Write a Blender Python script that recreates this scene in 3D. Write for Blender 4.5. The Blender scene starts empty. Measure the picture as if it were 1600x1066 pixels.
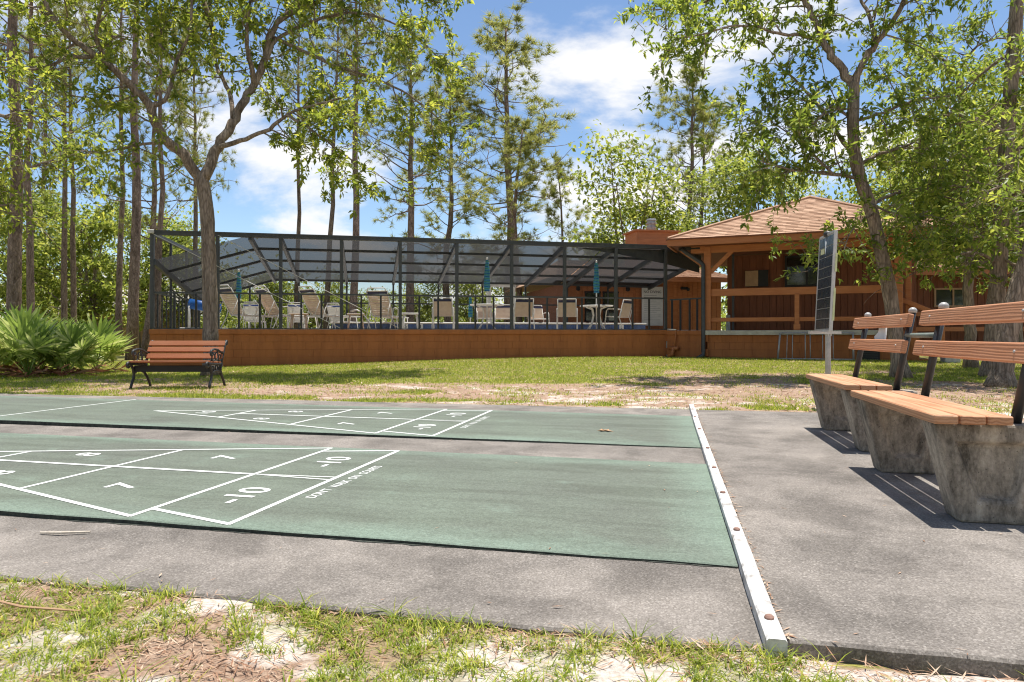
import bpy, bmesh, math, random
import numpy as np
from mathutils import Vector, Matrix, Euler

S = bpy.context.scene
COL = S.collection
rad = math.radians
random.seed(7)
RNG = np.random.default_rng(7)

# ---------------------------------------------------------------- camera
F = 1067.0                                     # focal length in photo pixels (24 mm)
cam = bpy.data.cameras.new('camera'); cam.lens = 24.0; cam.sensor_width = 36.0
cam.shift_y = -9.0 / 1600; cam.clip_start = 0.05; cam.clip_end = 1500
camo = bpy.data.objects.new('camera', cam); COL.objects.link(camo)
camo.location = (0, 0, 0.8); camo.rotation_euler = (rad(90), 0, 0)
S.camera = camo

# ---------------------------------------------------------------- sky, sun, exposure
TO_SUN = Vector((0.10, 0.13, 1.0)).normalized()
W = bpy.data.worlds.new('World'); S.world = W; W.use_nodes = True
nt = W.node_tree; nt.nodes.clear()
def N(tree, t, **k):
    n = tree.nodes.new(t)
    for a, b in k.items():
        if a == 'op': n.operation = b
        elif hasattr(n, a): setattr(n, a, b)
    return n
def L(tree, a, b): tree.links.new(a, b)
sky = N(nt, 'ShaderNodeTexSky'); sky.sky_type = 'NISHITA'; sky.sun_disc = False
sky.sun_elevation = math.asin(TO_SUN.z); sky.sun_rotation = math.atan2(TO_SUN.x, TO_SUN.y)
sky.air_density = 1.0; sky.dust_density = 0.0; sky.ozone_density = 3.0
bg1 = N(nt, 'ShaderNodeBackground'); bg1.inputs['Strength'].default_value = 0.078
L(nt, sky.outputs['Color'], bg1.inputs['Color'])
bg2 = N(nt, 'ShaderNodeBackground'); bg2.inputs['Color'].default_value = (1, 0.99, 0.98, 1); bg2.inputs['Strength'].default_value = 0.52
tc = N(nt, 'ShaderNodeTexCoord'); sp = N(nt, 'ShaderNodeSeparateXYZ'); L(nt, tc.outputs['Generated'], sp.inputs[0])
zz = N(nt, 'ShaderNodeMath', op='MAXIMUM'); L(nt, sp.outputs['Z'], zz.inputs[0]); zz.inputs[1].default_value = 0.02
za = N(nt, 'ShaderNodeMath', op='ADD'); L(nt, zz.outputs[0], za.inputs[0]); za.inputs[1].default_value = 0.22
dx = N(nt, 'ShaderNodeMath', op='DIVIDE'); L(nt, sp.outputs['X'], dx.inputs[0]); L(nt, za.outputs[0], dx.inputs[1])
dy = N(nt, 'ShaderNodeMath', op='DIVIDE'); L(nt, sp.outputs['Y'], dy.inputs[0]); L(nt, za.outputs[0], dy.inputs[1])
cb = N(nt, 'ShaderNodeCombineXYZ'); L(nt, dx.outputs[0], cb.inputs['X']); L(nt, dy.outputs[0], cb.inputs['Y']); cb.inputs['Z'].default_value = 7.7
cn = N(nt, 'ShaderNodeTexNoise'); cn.inputs['Scale'].default_value = 1.15; cn.inputs['Detail'].default_value = 9; cn.inputs['Roughness'].default_value = 0.57
cn.inputs['Distortion'].default_value = 0.25
L(nt, cb.outputs[0], cn.inputs['Vector'])
cr = N(nt, 'ShaderNodeValToRGB'); cr.color_ramp.elements[0].position = 0.495; cr.color_ramp.elements[1].position = 0.625
cr.color_ramp.interpolation = 'EASE'
L(nt, cn.outputs['Fac'], cr.inputs[0])
mx = N(nt, 'ShaderNodeMixShader'); L(nt, cr.outputs['Color'], mx.inputs[0]); L(nt, bg1.outputs[0], mx.inputs[1]); L(nt, bg2.outputs[0], mx.inputs[2])
wo = N(nt, 'ShaderNodeOutputWorld'); L(nt, mx.outputs[0], wo.inputs['Surface'])

sun = bpy.data.lights.new('sun', 'SUN'); sun.energy = 3.7; sun.angle = rad(0.53); sun.color = (1.0, 0.96, 0.9)
suno = bpy.data.objects.new('sun', sun); COL.objects.link(suno); suno.location = (5, 5, 40)
suno.rotation_euler = TO_SUN.to_track_quat('Z', 'Y').to_euler()
S.view_settings.view_transform = 'Standard'; S.view_settings.look = 'None'
S.view_settings.gamma = 1.0; S.view_settings.use_curve_mapping = False
S.view_settings.exposure = 1.05
S.cycles.max_bounces = 8; S.cycles.transparent_max_bounces = 24
S.cycles.diffuse_bounces = 5; S.cycles.filter_width = 1.15

# ---------------------------------------------------------------- helpers
def P(px, py, Y):
    """world point at depth Y behind the photo's pixel (design aid: survey of the photograph)"""
    return Vector(((px - 800) * Y / F, Y, 0.8 - (py - 524) * Y / F))

class B:
    """collects shapes, builds ONE mesh object"""
    def __init__(s): s.v = []; s.f = []
    def add(s, vs, fs):
        o = len(s.v); s.v.extend([tuple(v) for v in vs]); s.f.extend([tuple(i + o for i in f) for f in fs]); return s
    def box(s, c, d, R=None, ch=0.0):
        if ch > 0: vs, fs = cbox(round(d[0], 4), round(d[1], 4), round(d[2], 4), ch)
        else:
            x, y, z = d[0] / 2, d[1] / 2, d[2] / 2
            vs = [Vector(p) for p in ((-x,-y,-z),(x,-y,-z),(x,y,-z),(-x,y,-z),(-x,-y,z),(x,-y,z),(x,y,z),(-x,y,z))]
            fs = [(0,3,2,1),(4,5,6,7),(0,1,5,4),(1,2,6,5),(2,3,7,6),(3,0,4,7)]
        c = Vector(c)
        return s.add([(R @ v if R else v) + c for v in vs], fs)
    def beam(s, a, b, w, h, ch=0.0, up=(0, 0, 1)):
        a = Vector(a); b = Vector(b); d = b - a; x = d.normalized(); u = Vector(up)
        y = u.cross(x)
        if y.length < 1e-4: y = Vector((0, 1, 0)).cross(x)
        y.normalize(); z = x.cross(y)
        R = Matrix((x, y, z)).transposed()
        return s.box((a + b) / 2, (d.length, w, h), R, ch)
    def tube(s, pts, r, n=8, cap=True):
        pts = [Vector(p) for p in pts]; m = len(pts)
        rs = r if isinstance(r, (list, tuple)) else [r] * m
        vs = []; ref = None
        for i, p in enumerate(pts):
            t = (pts[min(i + 1, m - 1)] - pts[max(i - 1, 0)]).normalized()
            if ref is None: ref = t.orthogonal().normalized()
            ref = (ref - t * ref.dot(t)).normalized(); w = t.cross(ref)
            for k in range(n):
                a = 2 * math.pi * k / n
                vs.append(p + (ref * math.cos(a) + w * math.sin(a)) * rs[i])
        fs = [(i*n+k, i*n+(k+1)%n, (i+1)*n+(k+1)%n, (i+1)*n+k) for i in range(m-1) for k in range(n)]
        if cap: fs += [tuple(range(n))[::-1], tuple((m-1)*n+k for k in range(n))]
        return s.add(vs, fs)
    def lathe(s, prof, c=(0, 0, 0), n=16):
        vs = []; c = Vector(c); m = len(prof)
        for r, z in prof:
            for k in range(n):
                a = 2*math.pi*k/n; vs.append(c + Vector((r*math.cos(a), r*math.sin(a), z)))
        fs = [(i*n+k, i*n+(k+1)%n, (i+1)*n+(k+1)%n, (i+1)*n+k) for i in range(m-1) for k in range(n)]
        fs += [tuple(range(n))[::-1], tuple((m-1)*n+k for k in range(n))]
        return s.add(vs, fs)
    def build(s, name, m, parent=None, smooth=False):
        return mo(name, s.v, s.f, m, parent, smooth)

_cb = {}
def cbox(x, y, z, ch):
    k = (x, y, z, ch)
    if k not in _cb:
        bm = bmesh.new(); bmesh.ops.create_cube(bm, size=1)
        for v in bm.verts: v.co = Vector((v.co.x*x, v.co.y*y, v.co.z*z))
        bmesh.ops.bevel(bm, geom=bm.edges[:], offset=ch, segments=1, affect='EDGES')
        bm.verts.index_update()
        _cb[k] = ([v.co.copy() for v in bm.verts], [tuple(v.index for v in f.verts) for f in bm.faces]); bm.free()
    return _cb[k]

def mesh(name, v, f, m, smooth=False):
    me = bpy.data.meshes.new(name); me.from_pydata([tuple(p) for p in v], [], f)
    if m: me.materials.append(m)
    if smooth: me.polygons.foreach_set('use_smooth', [True] * len(me.polygons))
    me.update(); return me
def link(name, me, parent=None):
    o = bpy.data.objects.new(name, me); COL.objects.link(o)
    if parent: o.parent = parent
    return o
def mo(name, v, f, m, parent=None, smooth=False):
    return link(name, mesh(name, v, f, m, smooth), parent)
def npmesh(name, v, loops, nper, m, smooth=False):
    """big mesh of equal-sized faces from numpy arrays"""
    me = bpy.data.meshes.new(name); nf = len(loops) // nper
    me.vertices.add(len(v)); me.vertices.foreach_set('co', np.asarray(v, dtype=np.float32).ravel())
    me.loops.add(len(loops)); me.loops.foreach_set('vertex_index', np.asarray(loops, dtype=np.int32))
    me.polygons.add(nf); me.polygons.foreach_set('loop_start', np.arange(nf, dtype=np.int32) * nper)
    me.polygons.foreach_set('loop_total', np.full(nf, nper, dtype=np.int32))
    if smooth: me.polygons.foreach_set('use_smooth', np.ones(nf, dtype=bool))
    me.materials.append(m); me.update(calc_edges=True); me.validate(); return me
def tag(o, label=None, cat=None, group=None, kind=None):
    if label: o['label'] = label
    if cat: o['category'] = cat
    if group: o['group'] = group
    if kind: o['kind'] = kind
    return o
def empty(name, loc=(0, 0, 0), rz=0.0, label=None, cat=None, group=None):
    o = bpy.data.objects.new(name, None); COL.objects.link(o); o.empty_display_size = 0.2
    o.location = loc; o.rotation_euler = (0, 0, rz)
    return tag(o, label, cat, group)
def copy_tree(o, parent=None):
    c = o.copy(); COL.objects.link(c)
    if parent: c.parent = parent
    for ch in list(o.children): copy_tree(ch, c)
    return c

# numpy value noise
_tab = np.random.default_rng(3).random((256, 256))
def vnoise(x, y):
    xi = np.floor(x).astype(int); yi = np.floor(y).astype(int); fx = x - xi; fy = y - yi
    fx = fx*fx*(3-2*fx); fy = fy*fy*(3-2*fy)
    a = _tab[xi & 255, yi & 255]; b = _tab[(xi+1) & 255, yi & 255]; c = _tab[xi & 255, (yi+1) & 255]; d = _tab[(xi+1) & 255, (yi+1) & 255]
    return (a*(1-fx)+b*fx)*(1-fy)+(c*(1-fx)+d*fx)*fy
def fbm(x, y, o=4):
    s = 0; a = 0.5; t = 0
    for i in range(o):
        s = s + a * vnoise(x * 2**i + 17.3*i, y * 2**i + 5.1*i); t += a; a *= 0.55
    return s / t
def sst(a, b, x):
    t = np.clip((x - a) / (b - a), 0, 1); return t*t*(3-2*t)

# ---------------------------------------------------------------- materials
def new_mat(name):
    m = bpy.data.materials.new(name); m.use_nodes = True; t = m.node_tree
    return m, t, t.nodes['Principled BSDF'], t.nodes['Material Output']
def ramp(t, src, c1, c2, p0=0.35, p1=0.65):
    r = N(t, 'ShaderNodeValToRGB'); e = r.color_ramp.elements
    e[0].position = p0; e[1].position = p1; e[0].color = (*c1, 1); e[1].color = (*c2, 1)
    L(t, src, r.inputs[0]); return r.outputs['Color']
def coords(t, stretch=(1, 1, 1), kind='Object', rnd=False):
    c = N(t, 'ShaderNodeTexCoord'); mp = N(t, 'ShaderNodeMapping'); mp.inputs['Scale'].default_value = stretch
    L(t, c.outputs[kind], mp.inputs['Vector'])
    if rnd:
        oi = N(t, 'ShaderNodeObjectInfo'); ml = N(t, 'ShaderNodeMath', op='MULTIPLY'); ml.inputs[1].default_value = 37.0
        L(t, oi.outputs['Random'], ml.inputs[0]); L(t, ml.outputs[0], mp.inputs['Location'])
    return mp.outputs[0]
def noise(t, vec, scale, detail=5, rough=0.6, dist=0.0):
    n = N(t, 'ShaderNodeTexNoise'); n.inputs['Scale'].default_value = scale; n.inputs['Detail'].default_value = detail
    n.inputs['Roughness'].default_value = rough; n.inputs['Distortion'].default_value = dist
    L(t, vec, n.inputs['Vector']); return n.outputs['Fac']
def mixc(t, fac, a, b, mode='MIX'):
    m = N(t, 'ShaderNodeMix'); m.data_type = 'RGBA'; m.blend_type = mode
    for s, v in ((0, fac), (6, a), (7, b)):
        if isinstance(v, (int, float)): m.inputs[s].default_value = v
        elif isinstance(v, tuple): m.inputs[s].default_value = (*v, 1)
        else: L(t, v, m.inputs[s])
    return m.outputs[2]
def bump(t, p, h, strength=0.3, dist=0.01):
    b = N(t, 'ShaderNodeBump'); b.inputs['Strength'].default_value = strength; b.inputs['Distance'].default_value = dist
    L(t, h, b.inputs['Height']); L(t, b.outputs[0], p.inputs['Normal'])
def pm(name, c1, c2, scale=4, rough=0.6, bs=0.0, bscale=40, stretch=(1, 1, 1), metal=0.0, rnd=False, kind='Object', dist=0.006, spec=None, p0=.35, p1=.65):
    m, t, p, o = new_mat(name); v = coords(t, stretch, kind, rnd)
    L(t, ramp(t, noise(t, v, scale), c1, c2, p0, p1), p.inputs['Base Color'])
    p.inputs['Roughness'].default_value = rough; p.inputs['Metallic'].default_value = metal
    if spec is not None: p.inputs['Specular IOR Level'].default_value = spec
    if bs: bump(t, p, noise(t, v, bscale, 6), bs, dist)
    return m
M = {}
# exposed concrete with dark grime and pale worn patches
def slab_mat(name, a, b, c):
    m, t, p, o = new_mat(name); v = coords(t)
    big = noise(t, v, 0.9, 5, 0.6); fine = noise(t, v, 140, 3, 0.7)
    vor = N(t, 'ShaderNodeTexVoronoi'); vor.inputs['Scale'].default_value = 190; L(t, v, vor.inputs['Vector'])
    base = ramp(t, big, a, b, 0.36, 0.66)
    sepc = N(t, 'ShaderNodeSeparateColor'); L(t, vor.outputs['Color'], sepc.inputs[0])
    spk = ramp(t, sepc.outputs[0], (0, 0, 0), (1, 1, 1), 0.62, 0.9)
    f1 = N(t, 'ShaderNodeMath', op='MULTIPLY'); L(t, spk, f1.inputs[0]); f1.inputs[1].default_value = 0.32
    base = mixc(t, f1.outputs[0], base, c)
    base = mixc(t, 0.6, base, ramp(t, fine, (.40, .40, .40), (1.05, 1.05, 1.05), .3, .6), 'MULTIPLY')
    base = mixc(t, .75, base, ramp(t, sepc.outputs[1], (.74, .73, .71), (1.15, 1.15, 1.15), .1, .95), 'MULTIPLY')
    st = ramp(t, noise(t, v, 2.3, 6, .65, .4), (.58, .57, .56), (1.04, 1.03, 1.02), .38, .56)
    base = mixc(t, 0.75, base, st, 'MULTIPLY')
    L(t, base, p.inputs['Base Color']); p.inputs['Roughness'].default_value = 0.9; p.inputs['Specular IOR Level'].default_value = .25
    bump(t, p, fine, 0.5, 0.004); return m
M['slab'] = slab_mat('weathered_concrete', (.165, .148, .132), (.275, .246, .218), (.46, .42, .38))
M['slab_edge'] = M['slab']
# painted court
m, t, p, o = new_mat('green_court_paint'); v = coords(t)
wear = noise(t, v, 0.75, 6, .62, .3); fine = noise(t, v, 160, 3, .7)
c = ramp(t, wear, (.118, .130, .106), (.142, .168, .131), .36, .64)
sxyz = N(t, 'ShaderNodeSeparateXYZ'); L(t, v, sxyz.inputs[0])
yy = N(t, 'ShaderNodeMath', op='SUBTRACT'); L(t, sxyz.outputs['Y'], yy.inputs[0]); yy.inputs[1].default_value = .95
ya = N(t, 'ShaderNodeMath', op='ABSOLUTE'); L(t, yy.outputs[0], ya.inputs[0])
xa = N(t, 'ShaderNodeMath', op='ADD'); L(t, sxyz.outputs['X'], xa.inputs[0]); xa.inputs[1].default_value = .75
xm = N(t, 'ShaderNodeMath', op='MAXIMUM'); L(t, ya.outputs[0], xm.inputs[0]); L(t, xa.outputs[0], xm.inputs[1])
wj = N(t, 'ShaderNodeMath', op='MULTIPLY_ADD'); L(t, noise(t, v, 2.2, 6, .7), wj.inputs[0]); wj.inputs[1].default_value = .5; wj.inputs[2].default_value = -.25
em = N(t, 'ShaderNodeMath', op='ADD'); L(t, xm.outputs[0], em.inputs[0]); L(t, wj.outputs[0], em.inputs[1])
c = mixc(t, ramp(t, em.outputs[0], (0, 0, 0), (.8, .8, .8), .72, 1.0), c, (.180, .240, .190))
vc = N(t, 'ShaderNodeTexVoronoi'); vc.inputs['Scale'].default_value = 105; L(t, v, vc.inputs['Vector']); vs_ = N(t, 'ShaderNodeSeparateColor'); L(t, vc.outputs['Color'], vs_.inputs[0])
c = mixc(t, .5, c, ramp(t, vs_.outputs[0], (.70, .69, .66), (1.22, 1.21, 1.19), .08, .95), 'MULTIPLY')
c = mixc(t, .7, c, ramp(t, noise(t, coords(t, (.35, 2.2, 1)), 2.4, 7, .7, .3), (.72, .70, .68), (1.08, 1.08, 1.08), .36, .56), 'MULTIPLY')
c = mixc(t, 0.5, c, ramp(t, fine, (.42, .42, .42), (1.05, 1.05, 1.05), .3, .62), 'MULTIPLY')
c = mixc(t, ramp(t, noise(t, v, 3.1, 7, .7), (0, 0, 0), (.35, .35, .35), .58, .75), c, (.22, .30, .24))
L(t, c, p.inputs['Base Color']); p.inputs['Roughness'].default_value = .8; p.inputs['Specular IOR Level'].default_value = .3
bump(t, p, fine, .45, .004); M['court'] = m
# worn white paint
m, t, p, o = new_mat('worn_white_paint'); v = coords(t)
c = ramp(t, noise(t, v, 75, 6, .8), (.18, .22, .17), (.62, .63, .60), .32, .46)
L(t, c, p.inputs['Base Color']); p.inputs['Roughness'].default_value = .75; M['line'] = m
M['grime_gap'] = pm('black_edge_grime_gap', (.018, .022, .017), (.06, .065, .05), 30, .95, .4, 60)  # grime on the court sides, and the painted dark of the edge gap
M['rail_white'] = pm('weathered_white_timber', (.22, .20, .18), (.62, .60, .57), 16, .8, .4, 50, (1, 1, 1), p0=.30, p1=.52)
def wood(name, c1, c2, c3, sx=1.2, rough=.65):
    m, t, p, o = new_mat(name); v = coords(t, (sx, 14, 14), 'Object', True)
    w = N(t, 'ShaderNodeTexWave'); w.wave_type = 'BANDS'; w.bands_direction = 'Z'; w.inputs['Scale'].default_value = 1.7
    w.inputs['Distortion'].default_value = 7; w.inputs['Detail'].default_value = 3; w.inputs['Detail Scale'].default_value = .9
    L(t, v, w.inputs['Vector'])
    c = ramp(t, w.outputs['Fac'], c1, c2, .1, .75)
    c = mixc(t, ramp(t, noise(t, coords(t, (.7, 2, 2), 'Object', True), 2.5, 5), (0, 0, 0), (.6, .6, .6), .4, .7), c, c3)
    L(t, c, p.inputs['Base Color']); p.inputs['Roughness'].default_value = rough
    bump(t, p, w.outputs['Fac'], .35, .002); return m
M['slat'] = wood('stained_lumber', (.33, .128, .055), (.50, .215, .10), (.53, .27, .15))
M['seat'] = wood('weathered_seat_lumber', (.36, .155, .068), (.51, .25, .125), (.52, .31, .18))
M['iron_slat'] = wood('red_brown_lumber', (.25, .075, .026), (.37, .125, .045), (.36, .15, .07))
m, t, p, o = new_mat('brown_painted_block'); gp_ = N(t, 'ShaderNodeNewGeometry'); mp_ = N(t, 'ShaderNodeMapping'); mp_.inputs['Scale'].default_value = (2.6, 2.6, .35); L(t, gp_.outputs['Position'], mp_.inputs['Vector'])
c = ramp(t, noise(t, coords(t, rnd=True), 3), (.36, .122, .034), (.378, .130, .037))
c = mixc(t, .75, c, ramp(t, noise(t, mp_.outputs[0], 1.6, 7, .7), (.70, .66, .62), (1.06, 1.05, 1.04), .34, .56), 'MULTIPLY')
c = mixc(t, ramp(t, noise(t, gp_.outputs['Position'], 7, 8, .75), (0, 0, 0), (.5, .5, .5), .62, .74), c, (.42, .20, .10))
L(t, c, p.inputs['Base Color']); p.inputs['Roughness'].default_value = .75; bump(t, p, noise(t, coords(t), 90, 6), .35, .006); M['block'] = m
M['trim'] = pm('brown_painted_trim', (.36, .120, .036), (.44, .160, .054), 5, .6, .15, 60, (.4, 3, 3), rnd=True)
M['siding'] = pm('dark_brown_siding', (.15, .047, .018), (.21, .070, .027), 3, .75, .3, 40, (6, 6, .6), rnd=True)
M['metal'] = pm('dark_bronze_aluminium', (.035, .037, .038), (.055, .057, .057), 6, .45, metal=.0)
M['black'] = pm('black_painted_steel', (.010, .010, .011), (.022, .021, .021), 9, .45, .1, 60)
M['iron'] = pm('black_cast_iron', (.012, .013, .012), (.03, .03, .028), 20, .5, .3, 70)
M['cable'] = pm('galvanised_cable', (.45, .43, .40), (.55, .53, .5), 9, .45, metal=.3)
M['galv'] = pm('galvanised_steel', (.26, .275, .28), (.40, .41, .415), 9, .5, .1, 50, metal=.35)
M['alu'] = pm('grey_aluminium', (.32, .31, .31), (.46, .45, .45), 9, .45, metal=.3)
M['cap'] = pm('pale_plastic_cap', (.30, .29, .27), (.42, .40, .38), 9, .4)
M['white'] = pm('white_powder_coat', (.82, .78, .71), (.88, .85, .79), 6, .45)
M['white2'] = pm('white_sign_board', (.62, .62, .60), (.72, .72, .70), 4, .5)
M['strap'] = pm('tan_vinyl_strap', (.70, .52, .38), (.80, .63, .48), 6, .5)
M['navy'] = pm('navy_vinyl_strap', (.02, .025, .07), (.03, .035, .10), 6, .5)
M['bluepad'] = pm('blue_vinyl', (.04, .08, .30), (.05, .11, .38), 6, .5)
M['tile'] = pm('blue_pool_tile', (.03, .06, .17), (.07, .12, .28), 8, .15, rnd=True)
M['reel'] = pm('bright_blue_cover', (.01, .10, .42), (.02, .16, .55), 6, .4)
M['ink'] = pm('dark_lettering', (.03, .03, .035), (.05, .05, .055), 6, .6)
M['copper'] = M['trim']
M['conc_light'] = pm('pale_concrete', (.36, .33, .28), (.48, .45, .39), 6, .85, .3, 60)
M['deck'] = pm('pool_deck_concrete', (.42, .39, .35), (.52, .49, .45), 3, .85, .2, 60)
M['dark'] = pm('dark_void_paint', (.012, .012, .012), (.02, .019, .018), 6, .7)
M['vent'] = pm('plywood_panel', (.36, .22, .12), (.45, .28, .16), 6, .7)
M['tape'] = pm('pale_yellow_tape', (.50, .52, .26), (.62, .62, .36), 9, .6)
M['panelglass'] = pm('dark_solar_cell', (.010, .012, .018), (.018, .02, .028), 9, .18)
M['pipe'] = pm('dull_green_pipe', (.13, .16, .13), (.19, .21, .18), 9, .5)
M['stain_conc'] = None
# stained precast concrete: pale with black mildew streaks
m, t, p, o = new_mat('mildewed_precast_concrete'); v = coords(t, (1, 1, .38))
c = ramp(t, noise(t, v, 8.5, 9, .74, .15), (.085, .070, .053), (.46, .39, .31), .37, .61)
vp = N(t, 'ShaderNodeTexVoronoi'); vp.inputs['Scale'].default_value = 42; L(t, coords(t), vp.inputs['Vector'])
c = mixc(t, .85, c, ramp(t, vp.outputs['Distance'], (.22, .2, .17), (1, 1, 1), .06, .13), 'MULTIPLY')
c = mixc(t, .6, c, ramp(t, noise(t, coords(t), 55, 4, .7), (.5, .48, .45), (1, 1, 1), .3, .55), 'MULTIPLY')
L(t, c, p.inputs['Base Color']); p.inputs['Roughness'].default_value = .92; bump(t, p, noise(t, coords(t), 70, 5, .7), .5, .006); M['precast'] = m
# window glass
m, t, p, o = new_mat('dark_window_glass'); p.inputs['Base Color'].default_value = (.02, .024, .022, 1); p.inputs['Roughness'].default_value = .05
p.inputs['Specular IOR Level'].default_value = .9; M['glass'] = m
# screens
def screen(name, col, a):
    m, t, p, o = new_mat(name); tr = N(t, 'ShaderNodeBsdfTransparent'); df = N(t, 'ShaderNodeBsdfDiffuse'); tl = N(t, 'ShaderNodeBsdfTranslucent')
    df.inputs['Color'].default_value = (*col, 1); tl.inputs['Color'].default_value = (*col, 1)
    m1 = N(t, 'ShaderNodeMixShader'); m1.inputs[0].default_value = .5; L(t, df.outputs[0], m1.inputs[1]); L(t, tl.outputs[0], m1.inputs[2])
    m2 = N(t, 'ShaderNodeMixShader'); m2.inputs[0].default_value = a; L(t, tr.outputs[0], m2.inputs[1]); L(t, m1.outputs[0], m2.inputs[2])
    L(t, m2.outputs[0], o.inputs['Surface']); return m
M['screen'] = screen('fibreglass_screen_mesh', (.02, .02, .02), .18)
M['roofscreen'] = m = screen('grey_roof_screen_mesh', (.055, .055, .056), .5); t = m.node_tree  # roof mesh greyer than the walls, more opaque at shallow angles
lw = N(t, 'ShaderNodeLayerWeight'); lw.inputs['Blend'].default_value = .5
cs = N(t, 'ShaderNodeMath', op='SUBTRACT'); cs.inputs[0].default_value = 1.0; L(t, lw.outputs['Facing'], cs.inputs[1])
cm_ = N(t, 'ShaderNodeMath', op='MAXIMUM'); L(t, cs.outputs[0], cm_.inputs[0]); cm_.inputs[1].default_value = .1
iv = N(t, 'ShaderNodeMath', op='DIVIDE'); iv.inputs[0].default_value = 1.0; L(t, cm_.outputs[0], iv.inputs[1])
pw_ = N(t, 'ShaderNodeMath', op='POWER'); pw_.inputs[0].default_value = .59; L(t, iv.outputs[0], pw_.inputs[1])
al = N(t, 'ShaderNodeMath', op='SUBTRACT'); al.inputs[0].default_value = 1.0; L(t, pw_.outputs[0], al.inputs[1])
ms_ = [n for n in t.nodes if n.type == 'MIX_SHADER' and any(l.to_node.type == 'OUTPUT_MATERIAL' for l in n.outputs[0].links)][0]; L(t, al.outputs[0], ms_.inputs[0])
# bark
def bark(name, c1, c2, sc=11, zs=.16):
    m, t, p, o = new_mat(name); v = coords(t, (1, 1, zs))
    vo = N(t, 'ShaderNodeTexVoronoi'); vo.feature = 'DISTANCE_TO_EDGE'; vo.inputs['Scale'].default_value = sc * 2.2; L(t, v, vo.inputs['Vector'])
    n1 = noise(t, v, sc, 7, .7, .6)
    c = ramp(t, n1, c1, c2, .34, .66)
    c = mixc(t, .6, c, ramp(t, vo.outputs['Distance'], (.35, .33, .31), (1, 1, 1), .0, .16), 'MULTIPLY')
    c = mixc(t, .5, c, ramp(t, noise(t, coords(t), 2.2, 5, .6), (.6, .6, .58), (1.15, 1.15, 1.1), .35, .65), 'MULTIPLY')
    L(t, c, p.inputs['Base Color']); p.inputs['Roughness'].default_value = .95; p.inputs['Specular IOR Level'].default_value = .1
    ad = N(t, 'ShaderNodeMath', op='ADD'); L(t, n1, ad.inputs[0]); L(t, vo.outputs['Distance'], ad.inputs[1])
    bump(t, p, ad.outputs[0], .9, .03); return m
M['oakbark'] = bark('grey_oak_bark', (.15, .115, .086), (.43, .345, .27))
M['pinebark'] = bark('brown_pine_bark', (.12, .082, .062), (.36, .265, .21), 7, .35)
# leaves: colour varies leaf by leaf
def leafmat(name, c1, c2, c3, trans=.52, rough=.45):
    m, t, p, o = new_mat(name); g = N(t, 'ShaderNodeNewGeometry')
    r = N(t, 'ShaderNodeValToRGB'); e = r.color_ramp.elements; e[0].color = (*c1, 1); e[1].color = (*c3, 1); x = e.new(.55); x.color = (*c2, 1)
    L(t, g.outputs['Random Per Island'], r.inputs[0]); L(t, r.outputs[0], p.inputs['Base Color']); p.inputs['Roughness'].default_value = rough
    p.inputs['Specular IOR Level'].default_value = .35
    tl = N(t, 'ShaderNodeBsdfTranslucent'); hs = N(t, 'ShaderNodeHueSaturation'); hs.inputs['Value'].default_value = 2.0; hs.inputs['Hue'].default_value = .485
    L(t, r.outputs[0], hs.inputs['Color']); L(t, hs.outputs[0], tl.inputs['Color'])
    ms = N(t, 'ShaderNodeMixShader'); ms.inputs[0].default_value = trans; L(t, p.outputs[0], ms.inputs[1]); L(t, tl.outputs[0], ms.inputs[2])
    L(t, ms.outputs[0], o.inputs['Surface']); return m
M['oakleaf'] = leafmat('oak_leaves', (.080, .118, .014), (.155, .205, .026), (.34, .36, .05))
M['oakleaf2'] = leafmat('deep_green_oak_leaves', (.070, .112, .014), (.135, .195, .026), (.30, .34, .055))
M['pineneedle'] = leafmat('pine_needles', (.12, .145, .032), (.20, .22, .05), (.32, .31, .085), .5, .5)
M['backleaf'] = leafmat('background_leaves', (.085, .125, .018), (.17, .215, .034), (.30, .32, .065))
M['palm'] = leafmat('palmetto_leaf', (.10, .165, .03), (.19, .27, .05), (.44, .47, .18), .4, .28)
M['grass'] = leafmat('lawn_grass', (.09, .145, .014), (.23, .30, .028), (.46, .45, .10), .48, .5)
M['litter'] = leafmat('dry_needle_litter', (.24, .12, .065), (.38, .24, .155), (.52, .40, .29), .1, .8)
M['deadfrond'] = leafmat('dead_frond', (.17, .06, .03), (.27, .12, .06), (.38, .23, .14), .1, .8)
M['shingle'] = None
m, t, p, o = new_mat('tan_asphalt_shingle'); g = N(t, 'ShaderNodeNewGeometry')
r = N(t, 'ShaderNodeValToRGB'); e = r.color_ramp.elements; e[0].color = (.30, .165, .095, 1); e[1].color = (.52, .33, .215, 1); x = e.new(.5); x.color = (.42, .25, .155, 1)
L(t, g.outputs['Random Per Island'], r.inputs[0])
c = mixc(t, .5, r.outputs[0], ramp(t, noise(t, coords(t), 60, 4, .7), (.6, .6, .6), (1, 1, 1)), 'MULTIPLY')
L(t, c, p.inputs['Base Color']); p.inputs['Roughness'].default_value = .9; M['shingle'] = m
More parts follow.
